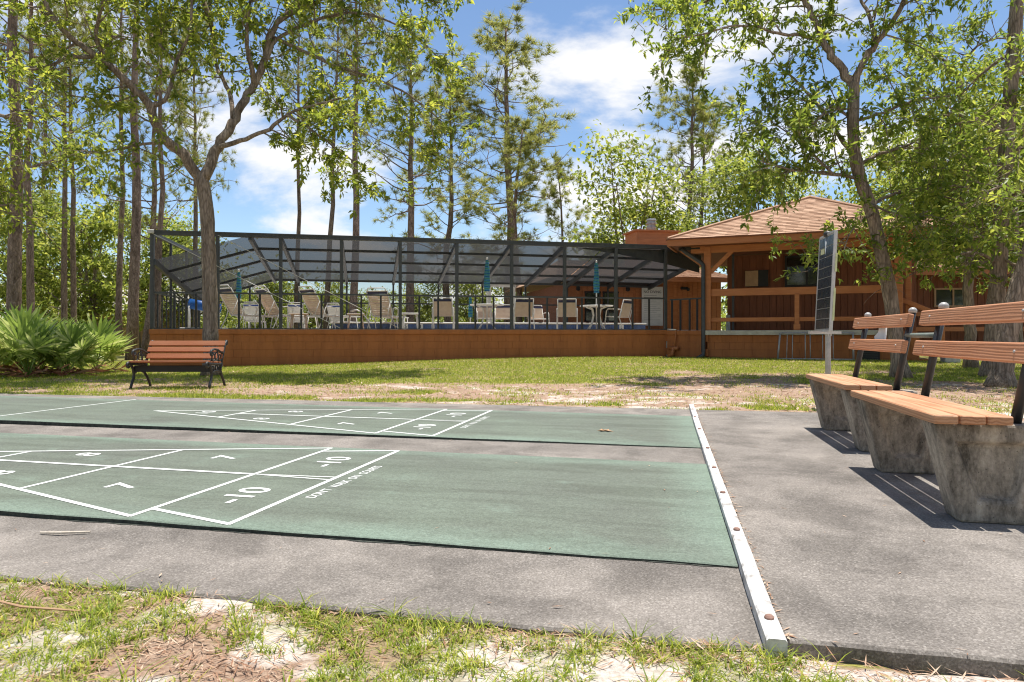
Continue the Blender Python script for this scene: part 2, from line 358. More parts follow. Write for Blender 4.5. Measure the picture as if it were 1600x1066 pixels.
# umbrella fabric, banded teal and blue
m, t, p, o = new_mat('striped_umbrella_fabric'); v = coords(t, (1, 1, 1)); w = N(t, 'ShaderNodeTexWave'); w.bands_direction = 'Z'
w.inputs['Scale'].default_value = 3.2; w.inputs['Distortion'].default_value = 3.5; w.inputs['Detail'].default_value = 2; L(t, v, w.inputs['Vector'])
r = N(t, 'ShaderNodeValToRGB'); e = r.color_ramp.elements; e[0].color = (.02, .10, .38, 1); e[1].color = (.10, .42, .16, 1)
for q, cc in ((.35, (.05, .42, .55)), (.6, (.25, .60, .60)), (.8, (.03, .12, .40))): x = e.new(q); x.color = (*cc, 1)
L(t, w.outputs['Fac'], r.inputs[0]); L(t, r.outputs[0], p.inputs['Base Color']); p.inputs['Roughness'].default_value = .8; M['umbrella'] = m

# ---------------------------------------------------------------- survey: court axes, terrain
A = rad(12.68); E1 = Vector((math.cos(A), -math.sin(A), 0)); E2 = Vector((math.sin(A), math.cos(A), 0))
def C(X, Y, z=0.0): return E1 * X + E2 * Y + Vector((0, 0, z))
DECK = 0.96
CA = rad(12.0); CO = Vector((-9.13, 17.3, 0)); CX = Vector((math.cos(CA), math.sin(CA), 0)); CY = Vector((-math.sin(CA), math.cos(CA), 0))
def K(s, t, z=0.0): return CO + CX * s + CY * t + Vector((0, 0, z))
P0 = Vector((5.49, 19.2, 0)); PD = Vector((math.cos(rad(-21.7)), math.sin(rad(-21.7)), 0)); PN = Vector((-PD.y, PD.x, 0))   # porch front axis, inward axis
def PK(s, t, z=0.0): return P0 + PD * s + PN * t + Vector((0, 0, z))

def theight(x, y):
    Xc = x*E1.x + y*E1.y; Yc = x*E2.x + y*E2.y
    h = -0.03 + 0.20 * sst(9.5, 19, y) * sst(-9, 1.5, x)
    h = h + 0.025 * (fbm(x*.5, y*.5, 3) - .5) * sst(8.2, 10, Yc)
    fg = 1 - sst(1.83, 1.89, Yc)
    h = h + fg * (0.020 + 0.045 * (fbm(x*2.2 + 9, y*2.2, 4) - .5))
    h = h - 0.010 * (Xc > .3) * (1 - sst(1.95, 2.3, Yc))
    h = np.where((Xc > -17) & (Xc < 1.6) & (Yc > 1.9) & (Yc < 7.5), -0.06, h)
    return h
def cover(x, y):
    """grass and sand share of the ground, 0..1"""
    Xc = x*E1.x + y*E1.y; Yc = x*E2.x + y*E2.y
    n1 = fbm(x*.55 + 3, y*.8 + 8, 4); n2 = fbm(x*1.7 + 40, y*2.3 + 2, 4); n3 = fbm(x*3.4 + 11, y*4.2 + 31, 4)
    lawn = sst(-.9, .9, y - (11.6 + .12*x + 5.0*(n1 - .5)*2))
    left = sst(-2.5, -6, x) * .55
    g = np.maximum(lawn * (.62 + .6*sst(.35, .55, n2)), left * sst(.42, .56, n2))
    strip = sst(8.75, 8.2, Yc) * sst(.40, .54, n2) * .9
    g = np.maximum(g, strip)
    g = np.maximum(g, .35 * sst(.54, .66, n2))
    s = .8 * sst(.51, .66, n1*.4 + n3*.6) * sst(12.8, 10.8, y) * (1 - left)
    # foreground verge
    fg = Yc < 1.87
    gf = sst(.44, .54, n3*.75 + .25*n2 + .07*sst(.3, -1.2, x) - .03*sst(.2, 1.0, x))
    sf = sst(.44, .52, fbm(x*2.6 + 70, y*3.4 + 20, 4))
    g = np.where(fg, gf, g); s = np.where(fg, sf, s*.75)
    rt = (Xc > 1.6) & (Yc < 9.5) & ~fg
    g = np.where(rt, .4*sst(.5, .62, n2), g); s = np.where(rt, sst(.46, .58, n3), s)
    return np.clip(g, 0, 1), np.clip(s, 0, 1)
# ================================================================ GROUND
m, t, p, o = new_mat('sandy_ground')
at = N(t, 'ShaderNodeVertexColor'); at.layer_name = 'cover'; sc_ = N(t, 'ShaderNodeSeparateColor'); L(t, at.outputs['Color'], sc_.inputs[0])
v = coords(t); f1 = noise(t, v, 9, 8, .72); f2 = noise(t, v, 55, 6, .75)
litter = ramp(t, f2, (.19, .115, .075), (.44, .32, .235), .3, .68)
sand = ramp(t, f2, (.36, .295, .245), (.66, .60, .53), .32, .62)
green = ramp(t, f2, (.13, .12, .035), (.25, .24, .07), .3, .65)
def jit(src, k):
    a = N(t, 'ShaderNodeMath', op='MULTIPLY_ADD'); L(t, f1, a.inputs[0]); a.inputs[1].default_value = k; a.inputs[2].default_value = -k/2
    b = N(t, 'ShaderNodeMath', op='ADD'); L(t, a.outputs[0], b.inputs[0]); L(t, src, b.inputs[1])
    return ramp(t, b.outputs[0], (0, 0, 0), (1, 1, 1), .3, .7)
c = mixc(t, jit(sc_.outputs[1], 1.2), litter, sand); c = mixc(t, jit(sc_.outputs[0], 1.2), c, green)
L(t, c, p.inputs['Base Color']); p.inputs['Roughness'].default_value = .95; p.inputs['Specular IOR Level'].default_value = .1
bump(t, p, f2, .7, .02); M['ground'] = m

def axis(lo, hi, fine_lo, fine_hi, d, grow=1.16):
    a = list(np.arange(fine_lo, fine_hi, d)); s = d; x = a[-1]
    while x < hi: s *= grow; x += s; a.append(x)
    s = d; x = fine_lo; pre = []
    while x > lo: s *= grow; x -= s; pre.append(x)
    return np.array(pre[::-1] + a)
xs = axis(-500, 500, -13, 12, .085); ys = axis(-60, 700, .2, 20, .085)
GX, GY = np.meshgrid(xs, ys, indexing='ij'); H = theight(GX, GY); ni, nj = GX.shape
V = np.stack([GX, GY, H], -1).reshape(-1, 3)
ii, jj = np.meshgrid(np.arange(ni-1), np.arange(nj-1), indexing='ij'); a_ = (ii*nj + jj).ravel()
loops = np.stack([a_, a_+nj, a_+nj+1, a_+1], -1).ravel()
me = npmesh('ground', V, loops, 4, M['ground'], True)
g_, s_ = cover(GX, GY); g_ = np.where(GX*E2.x + GY*E2.y < 1.87, g_*.42, g_*.85); col = np.stack([g_, s_, np.zeros_like(g_), np.ones_like(g_)], -1).reshape(-1, 4)
ca = me.color_attributes.new('cover', 'FLOAT_COLOR', 'POINT'); ca.data.foreach_set('color', col.astype(np.float32).ravel())
ground = tag(link('ground', me), kind='structure')

# ================================================================ SLABS AND COURTS
def slab(name, X0, X1, Y0, Y1, z0, z1, m, wob=.012, loc=(0, 0)):
    """slab with slightly uneven worn edges, in court axes; object origin at the court-axis origin"""
    pts = []; n = 60
    def edge(xa, ya, xb, yb, k):
        for i in range(k):
            f = i / k; pts.append((xa + (xb-xa)*f + random.uniform(-wob, wob), ya + (yb-ya)*f + random.uniform(-wob, wob)))
    edge(X0, Y0, X1, Y0, int(abs(X1-X0)/.16)+2); edge(X1, Y0, X1, Y1, int(abs(Y1-Y0)/.2)+2); edge(X1, Y1, X0, Y1, int(abs(X1-X0)/.2)+2); edge(X0, Y1, X0, Y0, int(abs(Y1-Y0)/.2)+2)
    k = len(pts); vs = [(x, y, z0) for x, y in pts] + [(x, y, z1 - .008) for x, y in pts]
    cx = (X0+X1)/2; cy = (Y0+Y1)/2
    vs += [(x + (.008 if x < cx else -.008), y + (.008 if y < cy else -.008), z1) for x, y in pts]
    fs = [(i, (i+1) % k, k+(i+1) % k, k+i) for i in range(k)] + [(k+i, k+(i+1) % k, 2*k+(i+1) % k, 2*k+i) for i in range(k)] + [tuple(range(2*k, 3*k))]
    o = mo(name, vs, fs, m); o.rotation_euler = (0, 0, -A); return o
tag(slab('concrete_slab', -17, .262, 1.84, 7.62, -.14, 0, M['slab'], .010), kind='structure')
tag(slab('side_slab', .303, 1.63, 1.90, 7.56, -.14, 0.004, M['slab'], .005), kind='structure')

def text_mesh(body, size, name):
    cu = bpy.data.curves.new(name, 'FONT'); cu.body = body; cu.size = size; cu.align_x = 'CENTER'; cu.align_y = 'CENTER'; cu.offset = size*.012
    ob = bpy.data.objects.new(name, cu); COL.objects.link(ob); bpy.context.view_layer.update()
    dg = bpy.context.evaluated_depsgraph_get(); me = bpy.data.meshes.new_from_object(ob.evaluated_get(dg))
    bpy.data.objects.remove(ob); bpy.data.curves.remove(cu); return me
def court(Y0, label):
    """one lane; local x along the lane, y across it, origin at the lane's near right corner"""
    root = empty('shuffleboard_court', C(0, Y0), -A, label, 'court'); root.rotation_euler = (0, rad(.26), -A)
    zt = .011; b = B(); n = 70
    pts = [(-16.8 + 17.043*i/n + random.uniform(-.002, .002), random.uniform(-.006, .006)) for i in range(n+1)] + [(.243 - 17.043*i/n, 1.90 + random.uniform(-.006, .006)) for i in range(n+1)]
    k = len(pts); vs = [(x, y, -.10) for x, y in pts] + [(x, y, zt-.004) for x, y in pts] + [(x, y + (.006 if y < 1 else -.006), zt) for x, y in pts]
    fs = [(k+i, k+(i+1) % k, 2*k+(i+1) % k, 2*k+i) for i in range(k)] + [tuple(range(2*k, 3*k))]
    mo('painted_surface', vs, fs, M['court'], root)
    mo('court_edge', vs[:2*k], [(i, (i+1) % k, k+(i+1) % k, k+i) for i in range(k)], M['grime_gap'], root)
    gv = []; gf = []
    for side, y0, sg in ((0, .0, -1), (1, 1.9, 1)):
        n2 = 420; o_ = len(gv)
        for i in range(n2+1):
            x_ = -16.8 + 17.04*i/n2; wd = max(.001, random.gauss(.006, .005)); zg = .0022 + x_*math.sin(rad(.26)); gv += [(x_, y0 - sg*.003, zg), (x_, y0 + sg*wd, zg)]
        gf += [(o_+2*i, o_+2*i+1, o_+2*i+3, o_+2*i+2) if sg > 0 else (o_+2*i+1, o_+2*i, o_+2*i+2, o_+2*i+3) for i in range(n2)]
    mo('dark_gap_strip', gv, gf, M['grime_gap'], root)  # gap darkness painted as a flat ragged strip beside the lane
    z = zt + .0016; w = .027
    def line(x0, y0, x1, y1, w=w, dz=0):
        d = Vector((x1-x0, y1-y0, 0)); nn = Vector((-d.y, d.x, 0)).normalized() * w/2; a = Vector((x0, y0, z+dz)); c = Vector((x1, y1, z+dz))
        e = d.normalized() * w*.3
        mo('painted_line', [a-nn-e, c-nn+e, c+nn+e, a+nn-e], [(0, 1, 2, 3)], M['line'], root)
    yc = .95; hw = .905
    for sgn, ox in ((1, 0), (-1, -13.3)):
        def X(d): return ox + sgn * d if sgn > 0 else ox - d - 0.0
        e0 = -1.762; e1 = -2.248; e2 = -3.18; e3 = -4.10; e4 = -5.05
        X = (lambda d: d) if sgn > 0 else (lambda d: -16.6 - d)
        line(X(e0), yc-hw-.01, X(e0), yc+hw+.01); line(X(e1), yc-hw, X(e1), yc+hw, dz=.0003)
        for q in (-1, 1):
            line(X(e0), yc+q*(hw+.01), X(e1), yc+q*(hw-.13), dz=.0006)
            line(X(e1), yc+q*hw, X(e4), yc, dz=.0009)
            line(X(e0), yc+q*.035, X(e1), yc, .016, dz=.0006)
        for e in (e2, e3):
            h = hw*(e-e4)/(e1-e4); line(X(e), yc-h, X(e), yc+h, dz=.0003)
        line(X(e1), yc, X(e3), yc, .032, dz=.0012)
        nums = [('10', (e3+e4)/2+.12, 0, .24), ('8', (e2+e3)/2, .30, .25), ('8', (e2+e3)/2, -.30, .25), ('7', (e1+e2)/2, .42, .27), ('7', (e1+e2)/2, -.42, .27), ('-10', (e0+e1)/2, .45, .27), ('-10', (e0+e1)/2, -.45, .27)]
        for body, x, y, sz in nums:
            me = text_mesh(body, sz, 'painted_number'); me.materials.append(M['line'])
            ob = link('painted_number', me, root); ob.location = (X(x), yc+y, z+.0004); ob.rotation_euler = (0, 0, rad(90) if sgn > 0 else rad(-90)); ob.scale = (.92, .82, 1)
        if sgn > 0:
            me = text_mesh("DON'T  WALK  ON  COURTS", .062, 'painted_lettering'); me.materials.append(M['line'])
            ob = link('painted_lettering', me, root); tag(ob, kind='stuff'); ob.location = (-1.665, yc-.02, z); ob.rotation_euler = (0, 0, rad(90)); ob.scale = (1.0, 1.15, 1)
    line(-6.12, .0, -6.12, 1.9); line(-10.5, .0, -10.5, 1.9)
    return root
court(2.46, 'green painted shuffleboard court nearest the grass verge')
court(5.00, 'green painted shuffleboard court farther away, beside the lawn')

# white timber rail across the lane ends
rl = empty('timber_rail', C(.27, 1.80), -A, 'long low white timber rail bolted down at the end of the courts', 'rail')
for y0, y1, dx in ((0, 4.79, 0), (4.795, 5.94, .006)):
    b = B(); k = int((y1-y0)/.25) + 2; ring = []
    for i in range(k):
        y = y0 + (y1-y0)*i/(k-1); jx = random.uniform(-.0009, .0009) + dx; h = .044 + random.uniform(-.002, .001)
        ring.append([(-.024+jx, y, -.03), (.024+jx, y, -.03), (.0245+jx, y, h-.006), (.019+jx, y, h), (-.019+jx, y, h), (-.0245+jx, y, h-.006)])
    vs = [q for r_ in ring for q in r_]; fs = [(6*i+q, 6*i+(q+1) % 6, 6*i+6+(q+1) % 6, 6*i+6+q) for i in range(k-1) for q in range(6)] + [(5, 4, 3, 2, 1, 0), tuple(6*(k-1)+q for q in range(6))]
    b.add(vs, fs).build('timber', M['rail_white'], rl)
rust = pm('rusty_bolt', (.16, .085, .06), (.30, .17, .13), 30, .8)
bolt = None
for y in (.13, .98, 1.62, 2.25, 2.95, 3.9, 4.72, 5.4):
    if bolt is None:
        bolt = B().lathe([(.0, .0), (.013, 0), (.013, .004), (.009, .008), (0, .009)], n=10).build('bolt_head', rust, rl)
        bolt.location = (0, y, .0445)
    else:
        bb = bolt.copy(); COL.objects.link(bb); bb.location = (random.uniform(-.005, .005), y, .0445)

# ================================================================ RETAINING WALL + POOL DECK
def block_wall(name, origin, rz, length, ztop, zbot, label, cap=True, capm='block', cap_t=.13):
    root = empty(name, origin, rz, label, 'wall')
    bw, bh = .40, .20
    B().box((length/2, .12, (ztop-cap_t+zbot)/2 - .01), (length-.01, .21, ztop-cap_t-zbot-.02)).build('mortar_backing', M['block'], root)
    vs, fs = cbox(bw-.003, .04, bh-.003, .0025); bme = mesh('block', vs, fs, M['block'])
    vs, fs = cbox(bw/2-.003, .04, bh-.003, .0025); hme = mesh('block', vs, fs, M['block'])
    z = ztop - cap_t - bh/2; r = 0
    while z > zbot - bh/2:
        x = 0 if r % 2 == 0 else -bw/2
        while x < length - .02:
            if x < 0: ob = link('block', hme, root); ob.location = (bw/4, .019 + random.uniform(-.0005, .0005), z)
            elif x + bw > length + .01: ob = link('block', hme, root); ob.location = (x + bw/4, .019 + random.uniform(-.0005, .0005), z)
            else: ob = link('block', bme, root); ob.location = (x + bw/2, .019 + random.uniform(-.0005, .0005), z)
            x += bw
        z -= bh; r += 1
    if cap: B().box((length/2, .09, ztop-cap_t/2), (length+.02, .26, cap_t), ch=.012).build('cap_course', M[capm], root)
    return root
block_wall('retaining_wall', K(-.05, 0), CA, 14.06, DECK-.004, -.12, 'long low brown painted block wall below the pool enclosure')
cr_ = K(14.03, .0); sv = PK(-.10, 0) - cr_; ang = math.atan2(sv.y, sv.x)
block_wall('retaining_wall', cr_, ang, sv.length - .01, DECK-.02, -.05, 'short brown painted block wall angled between pool enclosure and porch')
dk = [K(.1, .15, DECK-.006), K(13.95, .15, DECK-.006), PK(-.12, .2, DECK-.006), K(17.5, 9, DECK-.006), K(0, 14, DECK-.006)]
dk2 = [Vector((q.x, q.y, -.15)) for q in dk]
tag(mo('pool_deck', dk + dk2, [(0, 1, 2, 3, 4)] + [(i, i+5, (i+1) % 5+5, (i+1) % 5) for i in range(5)], M['deck']), kind='structure')

# ================================================================ POOL ENCLOSURE
H0 = 2.47; SL = .152; BAY = 1.5556; TD = 5.0
cage = empty('pool_enclosure', K(0, 0, DECK), CA, 'long dark framed screen enclosure around the pool deck', 'screen enclosure')
def rz_(t): return H0 - SL*t
BL, BR = 2.35, 12.2                               # the roof folds down towards both ends
def zr(s, t): return rz_(t) - .30*max(0, BL-s) - .012*max(0, s-BR)
for i in range(10):
    x = i*BAY; w = .085
    B().box((x, .05, H0/2), (w, .10, H0), ch=.006).build('column', M['metal'], cage)
    zb = zr(x, TD); B().box((x, TD, zb/2), (.06, .06, zb), ch=.006).build('column', M['metal'], cage)
for x in [0.04, BL] + [i*BAY for i in range(2, 10)] + [15.6]:
    t0 = .02 if x < 14.1 else 1.0
    B().beam((x, t0, zr(x, t0)-.07), (x, TD, zr(x, TD)-.07), .085, .15).build('rafter', M['metal'], cage)
for t_ in (1.73, 3.4): B().box((0, t_, H0/2), (.06, .07, H0), ch=.006).build('column', M['metal'], cage)
B().box((7, .045, H0-.035), (14.1, .11, .09), ch=.006).build('eave_beam', M['metal'], cage)
B().box((7, .0, H0+.02), (14.16, .04, .04)).build('gutter_lip', M['metal'], cage)
B().beam((14.0, .04, H0-.05), (15.6, 1.0, H0-.16), .10, .16).build('eave_beam', M['metal'], cage)
B().beam((0, .02, H0-.04), (0, TD, H0-.04), .06, .10).build('side_beam', M['metal'], cage)
mo('flashing_panel', [(11.2, .115, H0-.09), (14.0, .115, H0-.09), (14.0, .115, H0-.50), (12.6, .115, H0-.26)], [(3, 2, 1, 0)], M['metal'], cage)
mo('flashing_panel', [(14.0, .115, H0-.10), (15.6, 1.03, H0-.20), (15.6, 1.03, H0-.66), (14.0, .115, H0-.50)], [(3, 2, 1, 0)], M['metal'], cage)
for t_ in (1.25, 2.5, 3.75, 5.0):
    pts = [(s_, t_, zr(s_, t_)-.03) for s_ in (0, BL, BR, 15.6)]
    for q0, q1 in zip(pts, pts[1:]): B().beam(q0, q1, .09, .07).build('purlin', M['metal'], cage)
edges = [0, BL] + [i*BAY for i in range(2, 8)] + [BR, 8*BAY, 9*BAY, 15.6]
edges = sorted(set(edges))
for x0, x1 in zip(edges, edges[1:]):
    for j in range(4):
        t0 = j*1.25 + .02; t1 = t0 + 1.21; ta = max(t0, .1); tb = max(t0, 1.0) if x1 > 14.1 else ta
        mo('roof_screen', [(x0+.02, ta, zr(x0, ta)), (x1-.02, tb, zr(x1, tb)), (x1-.02, max(t1, tb+.05), zr(x1, max(t1, tb+.05))), (x0+.02, t1, zr(x0, t1))], [(0, 1, 2, 3)], M['roofscreen'], cage)
for i in range(10):
    x0 = i*BAY + .03; x1 = x0 + BAY - .06
    if i < 9:
        B().box((i*BAY + BAY/2, .05, .93), (BAY-.085, .05, .045)).build('chair_rail', M['metal'], cage)
        for q in (1, 2):
            B().box((i*BAY + BAY*q/3, .05, .46), (.048, .045, .90)).build('rail_post', M['black'], cage)
        for z0, z1 in ((.02, .905), (.955, H0-.08)):
            mo('wall_screen', [(x0+.01, .062, z0), (x1-.01, .062, z0), (x1-.01, .062, z1), (x0+.01, .062, z1)], [(0, 1, 2, 3)], M['screen'], cage)
        if i != 6: mo('wall_screen', [(x0, TD, .02), (x1, TD, .02), (x1, TD, zr(x1, TD)-.08), (x0, TD, zr(x0, TD)-.08)], [(0, 1, 2, 3)], M['screen'], cage)
for j, (t0, t1) in enumerate(((.1, 1.7), (1.76, 3.37), (3.43, 4.97))):
    mo('wall_screen', [(0, t0, .02), (0, t1, .02), (0, t1, H0-.1), (0, t0, H0-.1)], [(0, 1, 2, 3)], M['screen'], cage)
    B().box((0, (t0+t1)/2, .93), (.05, t1-t0, .045)).build('chair_rail', M['metal'], cage)
    for q in range(1, 4): B().box((0, t0 + (t1-t0)*q/4, .46), (.03, .03, .90)).build('rail_post', M['metal'], cage)
B().box((7, TD, .93), (14, .045, .045)).build('chair_rail', M['metal'], cage)
B().box((7, .05, .012), (14.05, .09, .024)).build('sill_plate', M['metal'], cage)
for x0, x1 in ((.02, 3*BAY-.03), (BAY+.02, 4*BAY-.03)):
    B().tube([(x0, -.012, H0-.05), (x1, -.012, .03)], .008, 6).build('brace_cable', M['cable'], cage)
B().box((-.02, -.02, H0+.0), (.16, .06, .10), ch=.01).build('corner_bracket', M['cable'], cage)
# white screen door frame in the back wall
dr = B(); dx0 = 6*BAY+.25
dr.box((dx0, TD, .82), (.09, .07, 1.6)).box((dx0+.9, TD, .82), (.06, .07, 1.6)).box((dx0+.45, TD, 1.60), (.99, .07, .09)).box((dx0+.45, TD, .85), (.84, .05, .06))
dr.build('door_frame', M['white'], cage)
# guard rail on the angled wall
gr_ = empty('guard_rail', cr_ + Vector((0, 0, DECK-.02)), ang, 'short black guard rail on the angled wall next to the porch', 'railing')
Lg = sv.length
for q in (.12, .42, .74, 1.0):
    if q*1.0 < Lg: B().box((q, .08, .45), (.045, .045, .90)).build('post', M['black'], gr_)
B().box((Lg/2, .08, .91), (Lg-.1, .05, .04)).build('top_rail', M['metal'], gr_)
dp = empty('drain_pipe', cr_ + Vector((math.cos(ang)*.32, math.sin(ang)*.32, 0)) + Vector((0, -.05, .15)), ang, 'small brown drain pipe and elbow on the angled block wall', 'pipe')
B().tube([(0, 0, .80), (0, -.02, .78), (-.01, -.03, .55), (-.03, -.05, .26)], .022, 8).build('riser', M['trim'], dp, True)
B().tube([(-.2, -.07, .27), (.12, -.07, .27)], .055, 10).build('tee', M['trim'], dp, True)
B().tube([(-.05, -.08, .27), (-.07, -.09, .10), (-.2, -.12, .02)], .05, 10).build('elbow', M['trim'], dp, True)
B().tube([(-.34, .02, .83), (.0, -.01, .81)], .016, 8).build('supply_pipe', M['white'], dp, True)

# ================================================================ CLUBHOUSE
club = empty('clubhouse', PK(0, 0, 0), rad(-21.7), 'brown clubhouse with tan shingle hip roof and open railed porch', 'building')
PF = .93; EZ = 3.29
FW = 4.73
# porch floor slab
B().box((FW/2+.0, 1.3, PF-.06), (FW+.16, 2.75, .13), ch=.008).build('porch_floor', M['conc_light'], club)
# porch base of blocks (pieces of the building)
pb = B().box((FW/2+.1, .22, .38), (FW+.2, .30, .85)).build('porch_base', M['block'], club)
vs, fs = cbox(.397, .04, .197, .0025); bme = mesh('block', vs, fs, M['block']); vs, fs = cbox(.197, .04, .197, .0025); hme = mesh('block', vs, fs, M['block'])
for r_ in range(5):
    z = PF - .13 - .1 - .2*r_; x = 0 if r_ % 2 == 0 else -.2
    while x < FW + .3:
        ob = link('block', hme if x < 0 else bme, pb); ob.location = (x + .2 if x >= 0 else .1, .055 + random.uniform(-.0005, .0005), z); x += .4
for x, w in ((0, .19), (FW, .19)):
    B().box((x, .10, (PF+EZ)/2), (w, w, EZ-PF), ch=.008).build('post', M['trim'], club)
B().box((FW+.28, .5, (PF+EZ)/2), (.14, .14, EZ-PF), ch=.008).build('post', M['trim'], club)
B().beam((.08, .10, EZ-.72), (.78, .10, EZ-.02), .10, .11, .006).build('knee_brace', M['trim'], club)
B().beam((FW-.08, .10, EZ-.72), (FW-.78, .10, EZ-.02), .10, .11, .006).build('knee_brace', M['trim'], club)
B().beam((0, .18, EZ-.62), (-.75, .18, EZ-.05), .09, .10, .006).build('knee_brace', M['trim'], club)
B().box((FW/2, .10, EZ-.06), (FW+.9, .14, .22), ch=.006).build('porch_beam', M['trim'], club)
B().box((FW/2, .10, 2.0), (FW-.19, .06, .20), ch=.006).build('top_rail', M['trim'], club)
B().box((FW/2, .10, 1.235), (FW-.19, .05, .11), ch=.006).build('lower_rail', M['trim'], club)
B().box((2.33, .10, 1.43), (.12, .115, .98), ch=.006).build('rail_post', M['trim'], club)
B().box((2.33, .10, 1.02), (.17, .15, .16), ch=.006).build('post_shoe', M['trim'], club)
# boarded wall at the back of the porch
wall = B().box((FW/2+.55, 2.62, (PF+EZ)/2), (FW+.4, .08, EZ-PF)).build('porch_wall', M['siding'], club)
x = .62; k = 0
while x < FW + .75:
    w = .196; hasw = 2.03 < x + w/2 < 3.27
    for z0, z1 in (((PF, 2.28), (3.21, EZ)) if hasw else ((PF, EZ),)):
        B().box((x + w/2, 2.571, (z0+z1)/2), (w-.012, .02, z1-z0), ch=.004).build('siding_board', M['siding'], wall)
    x += w
wf = B()
for a_, b_, c_, d_ in ((2.03, 3.27, 3.16, 3.22), (2.03, 3.27, 2.27, 2.33), (2.03, 2.09, 2.33, 3.16), (3.21, 3.27, 2.33, 3.16), (2.62, 2.67, 2.33, 3.16)):
    wf.box(((a_+b_)/2, 2.56, (c_+d_)/2), (b_-a_, .08, d_-c_))
wf = wf.build('window', M['dark'], club)
for a_, b_ in ((2.09, 2.62), (2.67, 3.21)): B().box(((a_+b_)/2, 2.57, 2.745), (b_-a_-.004, .01, .826)).build('pane', M['glass'], wf)
vb = B().box((1.22, 2.50, 2.55), (.68, .14, .50), ch=.006).build('wall_box', M['dark'], club)
B().box((1.08, 2.42, 2.55), (.38, .02, .48), ch=.004).build('cover_panel', M['vent'], vb)
B().box((.55, 2.2, (PF+EZ)/2), (.07, .07, EZ-PF)).build('downspout', M['metal'], club)
B().box((.40, 2.3, PF+.25), (.12, .12, .5)).build('pipe_cover', M['galv'], club)
# roof
e0, e1, f0, f1 = -1.0, FW+1.0, -.6, 6.1
RZ = 3.47; PX, PY, PZ = 2.75, 2.75, 4.97
base = [Vector((e0, f0, RZ)), Vector((e1, f0, RZ)), Vector((e1, f1, RZ)), Vector((e0, f1, RZ))]; pk = Vector((PX, PY, PZ))
rf = B().add([q - Vector((0, 0, .03)) for q in base] + [pk - Vector((0, 0, .03))], [(0, 1, 4), (1, 2, 4), (2, 3, 4), (3, 0, 4)]).build('roof', M['shingle'], club)
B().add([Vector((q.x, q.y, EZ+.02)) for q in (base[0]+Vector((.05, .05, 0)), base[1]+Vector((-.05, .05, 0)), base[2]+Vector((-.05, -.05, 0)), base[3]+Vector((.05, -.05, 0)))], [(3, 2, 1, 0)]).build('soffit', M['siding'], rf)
for (a, b_) in ((base[0], base[1]), (base[1], base[2]), (base[3], base[0])):
    dz = Vector((0, 0, -.11)); B().beam(a+dz, b_+dz, .05, .17).build('fascia', M['trim'], rf)
    dz = Vector((0, 0, -.015)); B().beam(a+dz, b_+dz, .10, .03).build('drip_edge', M['siding'], rf)
def shingles(a, b_, c, d, expo=.145, tab=.30):
    """tabs on the quad a-b (eave) d-c (top); real overlapping tabs"""
    bb = B(); nrm = (b_-a).cross(d-a).normalized(); up = ((c+d)/2 - (a+b_)/2); n = max(2, int(up.length/expo))
    for j in range(n):
        f0_, f1_ = j/n, (j+1.25)/n; f1_ = min(f1_, 1)
        l0 = a.lerp(d, f0_); r0 = b_.lerp(c, f0_); l1 = a.lerp(d, f1_); r1 = b_.lerp(c, f1_)
        W_ = (r0-l0).length; ux = (r0-l0).normalized() if W_ > .01 else Vector((1, 0, 0)); xx = -random.uniform(0, tab)
        while xx < W_:
            x0 = max(xx, 0); x1 = min(xx + tab*random.uniform(.8, 1.2), W_)
            if x1 - x0 > .03:
                g0 = x0/W_; g1 = (x1-.006)/W_; lift = nrm*(.016+random.uniform(0, .006))
                q0 = l0.lerp(r0, g0)+lift; q1 = l0.lerp(r0, g1)+lift; q2 = l1.lerp(r1, g1)+nrm*.003; q3 = l1.lerp(r1, g0)+nrm*.003
                dn = ux*0 - nrm*.02
                bb.add([q0, q1, q2, q3, q0+dn, q1+dn], [(0, 1, 2, 3), (4, 5, 1, 0)])
            xx = x1 if x1 > xx else xx + tab
    return bb
for a, b_ in ((base[0], base[1]), (base[3], base[0]), (base[1], base[2])):
    tag(shingles(a, b_, pk, pk).build('shingles', M['shingle'], rf), kind='stuff')
B().tube([base[0]+Vector((0, 0, .02)), pk+Vector((0, 0, .03))], .05, 6).build('hip_cap', M['shingle'], rf)
B().tube([base[1]+Vector((0, 0, .02)), pk+Vector((0, 0, .03))], .05, 6).build('hip_cap', M['shingle'], rf)
# gutter elbow and downspout at the porch corner
ds = B(); ds.tube([(-.70, .0, EZ-.03), (-.55, .02, EZ-.16), (-.18, .0, EZ-.42), (-.10, -.06, EZ-.52), (-.10, -.06, .35), (-.10, -.08, .24), (-.26, -.16, .14)], .058, 10)
ds.build('downspout', M['metal'], club, True)
B().box((-.62, .05, EZ-.02), (.34, .10, .10), ch=.01).box((-.35, .05, EZ-.03), (.3, .05, .05)).build('floodlight', M['dark'], club)
# stair handrail at the right end of the porch
B().beam((FW+.12, .35, 1.72), (FW+1.0, .35, 1.30), .07, .12, .006).build('stair_rail', M['trim'], club)
B().box((FW+1.02, .35, .78), (.11, .11, 1.1), ch=.006).build('stair_post', M['trim'], club)
B().box((FW+.25, 1.2, .42), (.4, 2.0, .95)).build('porch_end_wall', M['trim'], club)
